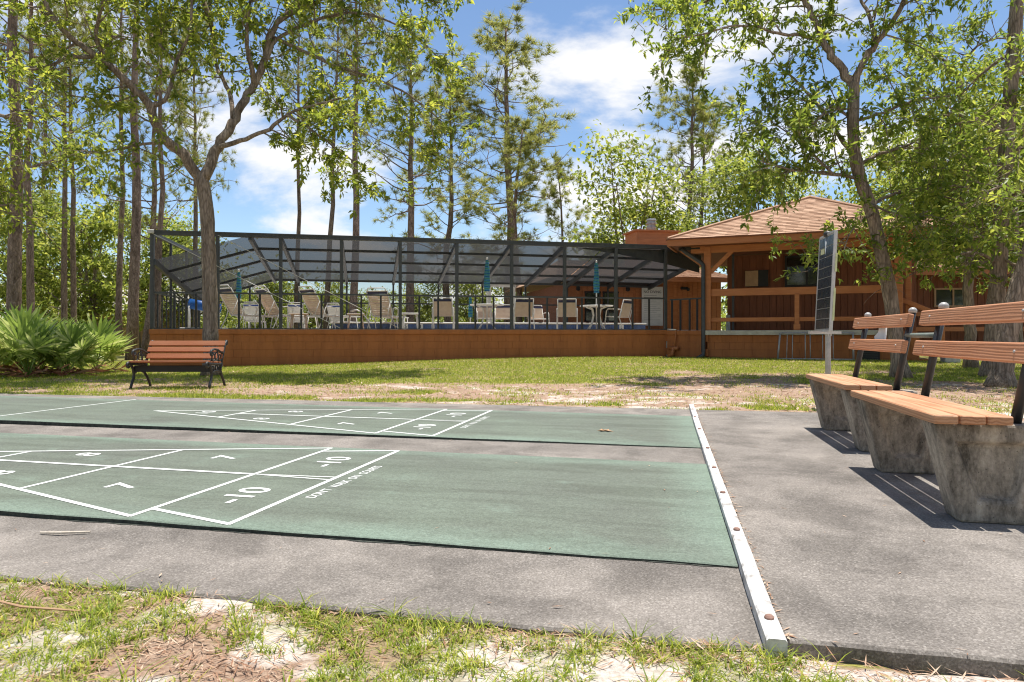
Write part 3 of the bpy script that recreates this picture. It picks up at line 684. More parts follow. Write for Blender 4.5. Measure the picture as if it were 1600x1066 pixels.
# rear wing seen through the screen, right part of the building
wing = empty('rear_wing', K(12.5, TD+.25, DECK), CA, 'brown rear wing with dark windows and chimney seen through the screen', 'building')
ww = B().box((3.1, .1, 1.0), (6.2, .15, 2.0)).build('wall', M['trim'], wing)
for i in range(31): B().box((.1+.2*i, .018, 1.0), (.19, .02, 2.0), ch=.004).build('siding_board', M['trim'], ww)
for x0, x1 in ((.72, 1.28), (1.42, 1.98)):
    wf = B().box(((x0+x1)/2, .0, 1.44), (x1-x0+.08, .03, .05)).box(((x0+x1)/2, .0, .36), (x1-x0+.08, .03, .05)).box((x0, .0, .9), (.05, .03, 1.04)).box((x1, .0, .9), (.05, .03, 1.04)).build('window', M['dark'], wing)
    B().box(((x0+x1)/2, .0, .9), (x1-x0-.06, .012, 1.02)).build('pane', M['glass'], wf)
for x in (.42, 2.35): B().lathe([(.02, .1), (.07, .08), (.08, -.04), (.05, -.07), (.0, -.08)], (x, -.08, 1.55), 10).build('wall_lamp', M['dark'], wing)
B().box((2.75, -.01, 1.0), (.12, .05, 2.0)).box((3.95, -.01, 1.0), (.12, .05, 2.0)).build('corner_trim', M['trim'], wing)
B().box((4.6, -.12, 1.62), (.26, .14, .10), ch=.02).box((4.72, -.2, 1.58), (.1, .1, .12), ch=.02).build('floodlight', M['dark'], wing)
wr = B().add([(-.6, -.7, 1.96), (6.6, -.7, 1.96), (6.2, 4.0, 3.02), (.8, 4.0, 3.02), (-.6, 8.5, 1.96), (6.6, 8.5, 1.96)], [(0, 1, 2, 3), (3, 2, 5, 4), (0, 3, 4), (1, 5, 2)]).build('roof', M['shingle'], wing)
tag(shingles(Vector((-.6, -.7, 1.99)), Vector((6.6, -.7, 1.99)), Vector((6.2, 4.0, 3.05)), Vector((.8, 4.0, 3.05))).build('shingles', M['shingle'], wr), kind='stuff')
B().box((3.0, -.7, 1.90), (7.2, .05, .16)).build('fascia', M['trim'], wr)
B().box((3.1, 3.5, .9), (6.0, 6.6, 1.8)).build('rear_body', M['siding'], wing)
ch = B().box((3.75, 1.0, 3.05), (1.7, 1.2, 1.55)).build('chimney', M['trim'], wing)
for i in range(5): B().box((3.75, .39, 2.42 + .25*i), (1.72, .03, .235), ch=.004).build('clapboard', M['trim'], ch)
B().box((3.75, 1.0, 3.85), (1.86, 1.36, .06)).build('chimney_cap', M['trim'], ch)
fl = B().lathe([(.17, 3.88), (.17, 4.02), (.2, 4.03), (.2, 4.08), (.16, 4.09), (.16, 4.18), (.21, 4.19), (.21, 4.24), (.16, 4.25), (.16, 4.32), (.2, 4.33), (.18, 4.40), (.02, 4.42)], (3.75, 1.0, 0), 14).build('flue', M['galv'], ch)
# sign on the wing wall
sg = empty('pool_sign', K(15.38, TD+.12, DECK), CA, 'tall white NO DIVING pool rules sign behind the screen', 'sign')
B().box((.42, 0, .93), (.84, .04, 1.46), ch=.006).build('board', M['white2'], sg)
me = text_mesh('NO DIVING', .135, 'lettering'); me.materials.append(M['ink']); ob = link('lettering', me, sg); ob.location = (.42, -.024, 1.46); ob.rotation_euler = (rad(90), 0, 0)
lb = B()
for i in range(14):
    w = .66 if i % 3 else .5; lb.box((.08 + w/2, -.0215, 1.33 - .07*i), (w, .003, .012 if i > 1 else .02))
lb.build('rule_lines', M['galv'], sg)
# far right part of the clubhouse
ee = empty('clubhouse_annex', Vector((13.6, 23.0, 0)), rad(-8), 'dark brown shaded annex with low tan roof behind the oaks', 'building')
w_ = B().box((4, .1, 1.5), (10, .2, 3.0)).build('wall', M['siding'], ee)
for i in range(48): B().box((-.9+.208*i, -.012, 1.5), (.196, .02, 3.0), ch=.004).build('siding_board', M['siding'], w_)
wf = B()
for a_, b_, c_, d_ in ((.55, 1.75, 2.32, 2.38), (.55, 1.75, 1.74, 1.80), (.55, .61, 1.8, 2.32), (1.69, 1.75, 1.8, 2.32), (1.12, 1.17, 1.8, 2.32)): wf.box(((a_+b_)/2, -.04, (c_+d_)/2), (b_-a_, .07, d_-c_))
wf = wf.build('window', M['vent'], ee); B().box((1.15, -.03, 2.06), (1.08, .012, .52)).build('pane', M['glass'], wf)
ar = B().add([(-1.4, -.9, 2.95), (9.5, -.9, 2.95), (9.5, 3.5, 4.0), (-1.4, 3.5, 4.0)], [(0, 1, 2, 3)]).build('roof', M['shingle'], ee)
tag(shingles(Vector((-1.4, -.9, 2.97)), Vector((9.5, -.9, 2.97)), Vector((9.5, 3.5, 4.02)), Vector((-1.4, 3.5, 4.02)), .16, .32).build('shingles', M['shingle'], ar), kind='stuff')
B().box((4, -.9, 2.84), (10.9, .05, .18)).build('fascia', M['trim'], ar)
B().box((4, -.6, 1.0), (9.5, .08, .14)).box((4, -.6, 1.5), (9.5, .08, .14)).build('deck_rail', M['trim'], ee)
# grey utility box
ub = empty('utility_box', P(1485, 538, 16.5), rad(-10), 'grey metal utility box standing near the porch steps', 'utility box')
ub.location.z = 0.12
B().box((0, 0, .27), (.34, .3, .54), ch=.02).build('cabinet', M['galv'], ub); B().box((.05, -.155, .36), (.08, .01, .12)).build('label_plate', M['bluepad'], ub)
B().box((-.08, -.153, .3), (.012, .012, .1)).build('latch', M['cap'], ub)
lv = empty('floor_vent', PK(4.05, -.02, .12), rad(-21.7), 'dark slatted vent cover against the porch base behind bench', 'vent')
vf = B().box((0, 0, .22), (.50, .05, .44), ch=.006).build('frame', M['dark'], lv)
for i in range(7): B().box((0, -.03, .06 + .055*i), (.42, .02, .02)).build('slat', M['metal'], lv)
# ================================================================ CONCRETE AND LUMBER BENCHES
def pedestal(root, u0):
    """tapered precast block with a recessed panel on both sides; x = front to back, y = along the bench"""
    th = .16; tf, tb, bf, bb_ = .015, .47, .115, .40; ht = .42; o = .0
    def ring(y, ins, dz=0):
        a = ins
        return [Vector((bf + a*.9, y, a*1.2)), Vector((bb_ - a*.9, y, a*1.2)), Vector((tb - a*1.1, y, ht - a*1.0)), Vector((tf + a*1.1, y, ht - a*1.0))]
    vs = ring(u0, 0) + ring(u0, .075) + ring(u0+.034, .092) + ring(u0+th, 0) + ring(u0+th, .075) + ring(u0+th-.034, .092)
    fs = []
    for q in (0, 12):
        for i in range(4):
            j = (i+1) % 4
            fa = [(q+i, q+j, q+4+j, q+4+i), (q+4+i, q+4+j, q+8+j, q+8+i)]
            fs += fa if q == 0 else [f[::-1] for f in fa]
        fs.append((q+8, q+9, q+10, q+11) if q == 0 else (q+11, q+10, q+9, q+8))
    for i in range(4): j = (i+1) % 4; fs.append((i+12, j+12, j, i))
    me = mesh('pedestal', vs, fs, M['precast']); ob = link('pedestal', me, root)
    bv = ob.modifiers.new('soft', 'BEVEL'); bv.width = .012; bv.segments = 2; bv.limit_method = 'ANGLE'; bv.angle_limit = rad(40)
    return ob
def lumber_bench(X, Y, label):
    r = empty('lumber_bench', C(X, Y, .004), -A, label, 'bench')
    LEN = 1.34
    pedestal(r, .05); pedestal(r, LEN-.05-.16)
    for i in range(3):
        o = B().box((0, 0, 0), (LEN, .094, .038), ch=.005).build('seat_plank', M['seat'], r)
        o.rotation_euler = (0, 0, rad(90)); o.location = (.047 + .101*i, LEN/2 + random.uniform(-.004, .004), .441 + random.uniform(-.001, .001))
    tilt = math.atan2(.10, .52)
    def pp(h): return Vector((.36 + .10*(h-.45)/.52, 0, h))
    for u in (.12, LEN-.16):
        q = Vector((0, u, 0))
        po = B().tube([pp(.41)+q, pp(.955)+q], .0215, 12).build('back_post', M['black'], r, True)
        B().lathe([(.0, -.005), (.026, -.005), (.027, .012), (.022, .022), (.012, .030), (0, .032)], pp(.955)+q, 14).build('post_cap', M['cap'], po, True)
    for zc in (.72, .897):
        o = B().box((0, 0, 0), (LEN, .038, .088), ch=.006).build('back_slat', M['slat'], r)
        o.rotation_euler = (tilt, 0, rad(90)); o.location = pp(zc) + Vector((-.043, LEN/2, 0))
        o.rotation_euler = Euler((-tilt if False else tilt, 0, rad(90)))
        for u in (.12, LEN-.16):
            B().lathe([(0, -.001), (.007, -.001), (.006, .004), (0, .005)], (0, 0, 0), 8).build('screw_head', M['cable'], o)
            sc = o.children[-1]; sc.location = (u-LEN/2, .0195, random.uniform(-.01, .01)); sc.rotation_euler = (rad(-90), 0, 0)
    return r
b1 = lumber_bench(1.105, 3.20, 'concrete and orange lumber bench nearest the camera')
b2 = lumber_bench(1.19, 5.03, 'concrete and orange lumber bench farther away, beside the solar panel')
pl = B(); a = [(0, 0), (.17, .01), (.205, .045), (.17, .065), (.15, .075), (.145, .10), (.16, .125), (.035, .13)]
vs = [(0, y, z) for y, z in a] + [(.012, y, z) for y, z in a]; k = len(a)
pl.add(vs, [tuple(range(k))[::-1], tuple(range(k, 2*k))] + [(i, (i+1) % k, k+(i+1) % k, k+i) for i in range(k)])
po = pl.build('broken_plate', M['white2']); po.scale = (1, 1.35, 1); po.location = C(1.19+.40, 5.03+.55, .745); po.rotation_euler = (0, rad(11), -A)
tag(po, 'broken white plastic plate fixed between the far bench slats', 'plate')
cp = B().tube([C(1.535, 4.39, .80), C(1.57, 4.75, .80), C(1.61, 5.15, .80)], .015, 8).build('connecting_pipe', M['pipe'], None, True)
tag(cp, 'dull green pipe running between the two lumber benches', 'pipe')

# ================================================================ SOLAR PANEL ON POLE
q = P(1294, 524, 7.6); sol = empty('solar_panel', (q.x, q.y, -.03), 0, 'tall narrow solar panel on a grey post behind the far bench', 'solar panel')
B().tube([(0, 0, 0), (0, 0, 1.93)], .030, 12).build('pole', M['galv'], sol, True)
B().lathe([(0, 0), (.045, 0), (.05, .03), (.035, .055), (0, .06)], (.0, 0, 1.93), 14).build('pole_cap', M['iron'], sol, True)
pan = empty('panel', (-.035, -.02, 1.41), 0); pan.parent = sol
pan.rotation_euler = Euler((0, rad(3), rad(-71)), 'XYZ')
pan.rotation_euler = (Matrix.Rotation(rad(3.0), 3, 'Y') @ Matrix.Rotation(rad(-99), 3, 'Z')).to_euler()
pw, ph = .54, 1.07
B().box((0, 0, 0), (pw-.02, .02, ph-.02)).build('backing', M['cap'], pan)
for c_, d_ in (((0, 0, ph/2), (pw, .034, .022)), ((0, 0, -ph/2), (pw, .034, .022)), ((-pw/2, 0, 0), (.022, .034, ph)), ((pw/2, 0, 0), (.022, .034, ph))):
    B().box(c_, d_).build('frame_rail', M['cable'], pan)
cm = mesh('solar_cell', *cbox(.118, .004, .108, .001), M['panelglass'])
for i in range(4):
    for j in range(9):
        ob = link('solar_cell', cm, pan); ob.location = (-.1875 + .125*i, -.0125, -.456 + .114*j)
for c_, d_ in (((-.12, -.017, .36), (.14, .002, .06)), ((-pw/2-.014, .01, .02), (.006, .03, .22)), ((-pw/2-.014, .01, -.38), (.006, .03, .24)), ((pw/2+.014, .016, .20), (.006, .02, .2)), ((pw/2+.014, .016, -.25), (.006, .02, .35))):
    B().box(c_, d_).build('tape_strip', M['tape'], pan)
B().box((-.05, -.03, .86), (.35, .04, .03)).build('cross_arm', M['cable'], sol)
for s_ in (-.02, .02): B().box((s_*.6, -.035, .90), (.012, .02, .16)).build('mount_strut', M['cable'], sol)

# ================================================================ GREY METAL FRAME LEANING ON THE PORCH BASE
lf = empty('metal_frame', PK(1.85, -.28, .15), rad(-21.7), 'grey metal frame with upright bars leaning on the porch base', 'metal frame')
lf.rotation_euler = (rad(-12), 0, rad(-21.7))
for z in (.02, .72): B().tube([(0 if z < .1 else .06, 0, z), (1.85, 0, z)], .024, 8).build('long_rail', M['alu'], lf, True)
for x0, x1, r_ in ((0, .06, .024), (.22, .24, .011), (.36, .37, .011), (.68, .68, .013), (.80, .80, .011), (1.1, 1.1, .011), (1.35, 1.35, .011), (1.82, 1.82, .024)):
    B().tube([(x0, 0, .02), (x1, 0, .72)], r_, 8).build('upright_bar', M['alu'], lf, True)

# ================================================================ CAST IRON PARK BENCH
ib = empty('park_bench', (-5.27, 10.55, -.02), rad(1), 'red brown slatted park bench with black cast iron ends', 'bench')
HW = .60
def arc(cx, cz, r, a0, a1, n=10): return [(cx + r*math.cos(rad(a0+(a1-a0)*i/n)), cz + r*math.sin(rad(a0+(a1-a0)*i/n))) for i in range(n+1)]
for sx in (-1, 1):
    x = sx*HW
    def cv(pts, r): return B().tube([(x, y, z) for y, z in pts], r, 7)
    e = B()
    e.tube([(x, y, z) for y, z in [(-.03, 0), (-.01, .06), (.05, .15), (.06, .22), (.03, .30), (-.04, .38), (-.09, .40)] + arc(-.10, .365, .035, 90, 330, 8)], .021, 7)
    e.tube([(x, y, z) for y, z in [(.56, 0), (.53, .06), (.45, .16), (.38, .22), (.40, .30), (.44, .36)]], .021, 7)
    e.tube([(x, y, z) for y, z in [(-.08, .385), (.05, .375), (.2, .365), (.36, .355), (.44, .37)]], .021, 7)
    e.tube([(x, y, z) for y, z in [(.06, .22), (.15, .26), (.28, .26), (.38, .22)]], .016, 7)
    e.build('end_leg_frame', M['iron'], ib, True)
    cv([(.42, .36), (.47, .46), (.53, .58), (.58, .68), (.63, .73)] + arc(.62, .70, .03, 60, -150, 8), .020).build('back_upright', M['iron'], ib, True)
    cv([(.50, .52), (.40, .55), (.28, .59), (.15, .60), (.06, .585)] + arc(.06, .545, .04, 90, 380, 12), .018).build('armrest', M['iron'], ib, True)
    cl = B()
    for cy, cz, r_, a0, a1 in ((.12, .47, .055, 60, 400), (.24, .49, .06, -90, 250), (.36, .46, .05, 0, 330), (.10, .29, .045, 0, 330), (.24, .31, .04, 90, 420), (.37, .29, .04, 0, 330)):
        cl.tube([(x, y, z) for y, z in arc(cy, cz, r_, a0, a1, 14)], .010, 6)
    cl.tube([(x, .06, .40), (x, .07, .50), (x, .05, .58)], .012, 6); cl.tube([(x, .30, .38), (x, .30, .48), (x, .26, .58)], .011, 6)
    cl.build('scrollwork', M['iron'], ib, True)
for y, z, w in ((-.05, .415, .085), (.05, .408, .085), (.15, .40, .085), (.25, .393, .085), (.35, .388, .085)):
    B().box((0, y, z), (2*HW+.02, w, .026), ch=.006).build('seat_slat', M['iron_slat'], ib)
for k, (y, z) in enumerate(((.462, .485), (.517, .59), (.567, .69))):
    o = B().box((0, 0, 0), (2*HW+.02, .024, .085), ch=.006).build('back_slat', M['iron_slat'], ib); o.location = (0, y-.02, z); o.rotation_euler = (rad(-28), 0, 0)
B().box((0, .06, .30), (2*HW-.02, .02, .10), ch=.004).build('front_stretcher', M['dark'], ib)
B().tube([(-HW, .42, .26), (HW, .42, .26)], .012, 7).build('tie_rod', M['iron'], ib, True)

# ================================================================ POOL FURNITURE
STR = [0.0]
def lounger_mesh():
    r = empty('lounge_chair')
    W2 = .31; ba = rad(58); bl = .82
    hx, hz = math.cos(ba), math.sin(ba)
    fr = B()
    for s in (-1, 1):
        y = s*W2
        fr.tube([(0, y, .40), (1.28, y, .38)], .017, 7)
        fr.tube([(0, y, .40), (-bl*hx, y, .40+bl*hz)], .017, 7)
    fr.tube([(-bl*hx, -W2, .40+bl*hz), (-bl*hx, W2, .40+bl*hz)], .017, 7); fr.tube([(1.28, -W2, .38), (1.28, W2, .38)], .017, 7)
    fr.tube([(0, -W2, .40), (0, W2, .40)], .015, 7)
    fr.build('frame', M['white'], r, True)
    for s in (-1, 1):
        y = s*(W2+.03)
        B().tube([(-.30, y, .02), (.30, y, .02), (.22, y, .36), (.16, y, .40)], .015, 7).build('leg', M['white'], r, True)
        B().tube([(.85, y, .36), (.78, y, .02), (1.15, y, .02), (1.08, y, .36)], .015, 7).build('leg', M['white'], r, True)
        B().tube([(-.30, y, .02), (-.12, y, .36), (-.05, y, .62), (.12, y, .64), (.34, y, .60), (.30, y, .40)], .014, 7).build('armrest', M['white'], r, True)
        B().tube([(-bl*hx*.55, y*.94, .40+bl*hz*.55), (-.42, y*.94, .38)], .011, 6).build('prop_strut', M['white'], r, True)
    sb = B(); k = 12
    for i in range(k):
        f = (i+.6)/k*.86; c_ = Vector((-bl*hx*f, 0, .40+bl*hz*f)); sb.box(c_ + Vector((hz*.012, 0, hx*.012)), (.050, 2*W2, .006), Matrix.Rotation(ba, 3, 'Y'))
    for i in range(19): sb.box((.05 + .066*i, 0, .405-.001*i), (.052, 2*W2, .006))
    tag(sb.build('straps', M['strap'], r), kind='stuff')
    f = .93; B().box(Vector((-bl*hx*f, 0, .40+bl*hz*f)) + Vector((hz*.012, 0, hx*.012)), (.085, 2*W2+.05, .01), Matrix.Rotation(ba, 3, 'Y')).build('head_band', M['navy'], r)
    tt = [(-bl*hx, -W2*.9, .40+bl*hz), (-bl*hx*1.12, -W2*.8, .40+bl*hz*1.12), (-bl*hx*1.12, W2*.8, .40+bl*hz*1.12), (-bl*hx, W2*.9, .40+bl*hz)]
    B().tube(tt, .017, 7).build('head_rail', M['white'], r, True)
    return r
def chair_mesh():
    r = empty('patio_chair'); W2 = .27; ba = rad(74); bl = .54; hx, hz = math.cos(ba), math.sin(ba)
    fr = B()
    for s in (-1, 1):
        fr.tube([(.48, s*W2, .42), (0, s*W2, .40), (-bl*hx, s*W2, .40+bl*hz)], .016, 7)
    fr.tube([(-bl*hx, -W2, .40+bl*hz), (-bl*hx, W2, .40+bl*hz)], .016, 7); fr.tube([(.48, -W2, .42), (.48, W2, .42)], .016, 7)
    fr.build('frame', M['white'], r, True)
    for s in (-1, 1):
        y = s*(W2+.03); yb = s*(W2+.0)
        B().tube([(.52, y, 0), (.44, y, .60), (.38, y, .655), (.05, y, .64), (-.10, y, .62)], .016, 7).build('armrest', M['white'], r, True)
        B().tube([(-.10, y, .62), (-.02, y, .36), (-.16, y, 0)], .015, 7).build('leg', M['white'], r, True)
    B().tube([(.5, -W2-.03, .02), (-.14, -W2-.03, .02)], .012, 6).tube([(.5, W2+.03, .02), (-.14, W2+.03, .02)], .012, 6).build('sled_rail', M['white'], r, True)
    sb = B()
    for i in range(9):
        f = (i+.5)/9*.80; sb.box((-bl*hx*f+hz*.01, 0, .40+bl*hz*f), (.052, 2*W2, .006), Matrix.Rotation(ba, 3, 'Y'))
    for i in range(7): sb.box((.04+.066*i, 0, .412), (.052, 2*W2, .006))
    tag(sb.build('straps', M['strap'], r), kind='stuff')
    f = .87; B().box((-bl*hx*f+hz*.012, 0, .40+bl*hz*f), (.07, 2*W2+.03, .01), Matrix.Rotation(ba, 3, 'Y')).build('head_band', M['navy'], r)
    return r
def on_front(px, t):
    """deck spot on the sight line px, t metres behind the screen front"""
    k = (px-800)/F; o = K(0, t); s = (k*o.y - o.x) / (CX.x - k*CX.y); return K(s, t, DECK-.006)
LG = lounger_mesh(); LGused = [False]
def put(proto, used, px, t, deg, label, cat, group, sc=1.0):
    if not used[0]: o = proto; used[0] = True
    else: o = copy_tree(proto)
    o.location = on_front(px, t); o.rotation_euler = (0, 0, rad(deg)); o.scale = (sc, sc, sc)
    tag(o, label, cat, group); return o
gl = 'strap lounge chairs behind the screen'
for px, t, deg, lb in ((372, .95, 57, 'tan strap lounge chair just right of the oak trunk'), (430, 1.15, 52, 'tan strap lounge chair second right of the oak trunk'),
                       (498, .95, 56, 'tan strap lounge chair with raised back beside small tan table'), (598, 1.25, 78, 'tan strap lounge chair turned away, with highest back')):
    put(LG, LGused, px, t, deg, lb, 'lounge chair', gl, 1.0)
CH = chair_mesh(); CHused = [False]; gc = 'strap chairs behind the screen'
for px, t, deg, lb in ((692, .9, 92, 'tan strap armchair with navy band, left of the round umbrella table'), (818, .8, 100, 'tan strap armchair just right of the first umbrella table'),
                       (886, .8, 84, 'tan strap armchair just left of the second umbrella table'), (975, .9, 140, 'tan strap armchair right of the second umbrella table, near sign')):
    put(CH, CHused, px, t, deg, lb, 'chair', gc, 1.0)
for px, t, deg, lb in ((757, 3.6, -80, 'distant pale chair behind the first umbrella table'), (786, 3.7, -95, 'distant pale chair right of the first umbrella pole'), (838, 3.9, -70, 'distant pale chair left of the white door frame')):
    o = put(CH, CHused, px, t, deg, lb, 'chair', gc, .95)
far = copy_tree(LG); used2 = [False]
for c_ in far.children:
    if c_.name.startswith('straps') or c_.name.startswith('head_band'):
        c_.data = c_.data.copy(); c_.data.materials[0] = M['bluepad'] if c_.name.startswith('head_band') else M['white']
for px, t, deg, lb in ((395, 3.4, 100, 'distant pale lounge chair with blue head band, leftmost of three'), (462, 3.5, 105, 'distant pale lounge chair with blue head band, middle of three'), (527, 3.6, 80, 'distant pale lounge chair with blue head band, rightmost of three')):
    put(far, used2, px, t, deg, lb, 'lounge chair', 'far row of lounge chairs', .72)
def side_table(px, t, m, label, h=.42, w=.48):
    r = empty('side_table', on_front(px, t), CA, label, 'table', 'small pool side tables')
    B().box((0, 0, h), (w, w, .035), ch=.01).build('table_top', M[m], r)
    for sx in (-1, 1):
        for sy in (-1, 1): B().tube([(sx*w*.34, sy*w*.34, h-.02), (sx*w*.44, sy*w*.44, 0)], .02, 7).build('leg', M[m], r, True)
side_table(467, .45, 'strap', 'small tan side table between two lounge chairs')
side_table(556, .5, 'strap', 'small tan side table left of the highest lounge chair')
side_table(641, .8, 'white', 'small white side table right of the highest lounge chair', .46, .52)
def umbrella_table(px, t, label, h=.74):
    r = empty('umbrella_table', on_front(px, t), 0, label, 'table', 'round umbrella tables')
    B().lathe([(0, h-.02), (.50, h-.02), (.515, h), (.50, h+.018), (0, h+.02)], n=28).build('table_top', M['white'], r)
    for k in range(4):
        a = rad(45+90*k); c_, s_ = math.cos(a), math.sin(a)
        B().tube([(c_*.40, s_*.40, h-.03), (c_*.18, s_*.18, h-.10), (c_*.13, s_*.13, .45), (c_*.20, s_*.20, .2), (c_*.36, s_*.36, 0)], .018, 7).build('leg', M['white'], r, True)
def umbrella(px, t, ztop, label, sc=1.0):
    r = empty('folded_umbrella', on_front(px, t), random.uniform(0, 3), label, 'umbrella', 'folded striped umbrellas')
    B().tube([(0, 0, 0), (0, 0, ztop)], .02, 8).build('pole', M['white'], r, True)
    prof = [(.025, ztop-.05)] ; bb = B(); n = 16; rows = 16; vs = []
    for j in range(rows+1):
        f = j/rows; z = ztop - .06 - f*.92*sc; rr = (.035 + .05*f**.6*(1 if f < .9 else .75)) * sc
        for k in range(n):
            a = 2*math.pi*k/n + f*1.6; q = rr*(1 + .28*math.sin(k*math.pi) if False else rr*0+1) ; q = rr*(1.18 if k % 2 else .80) * (1+.08*math.sin(9*f+k)); vs.append((q*math.cos(a), q*math.sin(a), z))
    bb.add(vs, [(j*n+k, j*n+(k+1) % n, (j+1)*n+(k+1) % n, (j+1)*n+k) for j in range(rows) for k in range(n)] + [tuple(range(n)), tuple(rows*n+k for k in range(n))[::-1]])
    bb.build('folded_canopy', M['umbrella'], r, True)
    B().lathe([(0, 0), (.03, .01), (.03, .05), (0, .08)], (0, 0, ztop-.06), 8).build('finial', M['white'], r)
umbrella_table(761, 1.05, 'round white table under the left folded umbrella'); umbrella(761, 1.05, 2.13, 'folded blue green umbrella over the left round table')
umbrella_table(932, 1.05, 'round white table under the right folded umbrella'); umbrella(932, 1.05, 2.12, 'folded blue green umbrella over the right round table')
umbrella(373, 2.6, 1.78, 'small folded teal umbrella right of the oak trunk', .85); umbrella(735, 4.3, 1.25, 'distant folded teal umbrella left of the first round table', .8)
# raised tiled pool edge with depth markers
pe = empty('pool_edge', K(4.3, 2.0, DECK-.006), CA, 'raised blue tiled pool edge with white coping and depth markers', 'pool edge')
B().box((4.95, .10, .10), (9.9, .18, .20)).build('wall_core', M['conc_light'], pe)
B().box((4.95, .10, .222), (9.95, .30, .04), ch=.012).build('coping', M['white'], pe)
tm = mesh('tile', *cbox(.144, .012, .144, .003), M['tile'])
marks = {14: '5', 17: '1', 60: '3'}
for i in range(66):
    if i in marks:
        b_ = B().box((.075+.15*i, .004, .11), (.144, .012, .16)).build('depth_marker', M['white2'], pe)
        me = text_mesh(marks[i], .15, 'depth_number'); me.materials.append(M['ink']); ob = link('depth_number', me, b_); ob.location = (.075+.15*i, -.004, .11); ob.rotation_euler = (rad(90), 0, 0)
    else:
        ob = link('tile', tm, pe); ob.location = (.075+.15*i, .004, .11)
for px, lb in ((572, 'curved white pool handrail left of the highest lounge chair'), (612, 'curved white pool handrail below the highest lounge chair')):
    r = empty('pool_handrail', on_front(px, 1.75), rad(10), lb, 'handrail', 'curved pool handrails')
    for s in (0, .16): B().tube([(-.45+s*.2, s, .55), (-.3+s*.2, s, .60), (-.12, s, .52), (.05, s, .28), (.12, s, 0)], .019, 8).build('rail_tube', M['cable'], r, True)
# blue cover reel on a white stand
re = empty('cover_reel', on_front(299, 1.5), rad(30), 'bright blue rolled pool cover on white stand left of oak trunk', 'cover reel')
B().tube([(-.05, 0, .72), (.75, .2, .60)], .14, 16).build('rolled_cover', M['reel'], re, True)
for s in (-.05, .72): B().tube([(s, s*.25, 0), (s, s*.25, .66)], .03, 8).build('stand_post', M['white'], re, True); B().box((s, s*.25, .03), (.50, .07, .05), ch=.01).build('foot', M['white'], re)
# ================================================================ VEGETATION TOOLS
def unit(a): return a / np.maximum(np.linalg.norm(a, axis=-1, keepdims=True), 1e-9)
def rand_unit(n, rng=RNG): return unit(rng.normal(size=(n, 3)))
def leaf_arrays(Pt, D, Nr, Ln, Wd, fold=.25):
    """folded diamond leaves: base, left, tip, right"""
    D = unit(D); Sd = unit(np.cross(D, Nr)); Up = np.cross(Sd, D); n = len(Pt); Ln = Ln[:, None]; Wd = Wd[:, None]
    v = np.empty((n, 4, 3)); v[:, 0] = Pt; mid = Pt + D*Ln*.5
    v[:, 1] = mid - Sd*Wd*.5 + Up*Wd*fold; v[:, 3] = mid + Sd*Wd*.5 + Up*Wd*fold; v[:, 2] = Pt + D*Ln
    b = (np.arange(n)*4)[:, None]; lp = np.concatenate([b+0, b+2, b+1, b+0, b+3, b+2], 1)
    return v.reshape(-1, 3), lp.ravel()
def blade_arrays(Pt, D, Ln, Wd):
    """single tapering triangles with a random face direction"""
    n = len(Pt); Sd = unit(np.cross(D, RNG.normal(size=(n, 3)))); v = np.empty((n, 3, 3))
    v[:, 0] = Pt - Sd*Wd[:, None]*.5; v[:, 1] = Pt + Sd*Wd[:, None]*.5; v[:, 2] = Pt + unit(D)*Ln[:, None]
    return v.reshape(-1, 3), np.arange(n*3)
def seg_arrays(P0, P1, R0, R1, n=4):
    P0 = np.array(P0); P1 = np.array(P1); R0 = np.array(R0)[:, None]; R1 = np.array(R1)[:, None]; m = len(P0)
    T = unit(P1-P0); ref = np.where(np.abs(T[:, 2:3]) < .9, np.array([[0, 0, 1.]]), np.array([[1., 0, 0]])); U = unit(np.cross(T, ref)); W_ = np.cross(T, U)
    v = np.empty((m, 2*n, 3))
    for k in range(n):
        a = 2*math.pi*k/n; d = U*math.cos(a) + W_*math.sin(a); v[:, k] = P0 + d*R0; v[:, n+k] = P1 + d*R1
    b = (np.arange(m)*2*n)[:, None]; lp = np.concatenate([np.concatenate([b+k, b+(k+1) % n, b+n+(k+1) % n, b+n+k], 1) for k in range(n)], 1)
    return v.reshape(-1, 3), lp.ravel()
def smooth_path(pts, per=4):
    """Catmull-Rom through the points"""
    p = [np.array(q, float) for q in pts]; p = [2*p[0]-p[1]] + p + [2*p[-1]-p[-2]]; out = []
    for i in range(1, len(p)-2):
        for k in range(per):
            t = k/per; out.append(.5*((2*p[i]) + (-p[i-1]+p[i+1])*t + (2*p[i-1]-5*p[i]+4*p[i+1]-p[i+2])*t*t + (-p[i-1]+3*p[i]-3*p[i+1]+p[i+2])*t**3))
    out.append(p[-2]); return np.array(out)

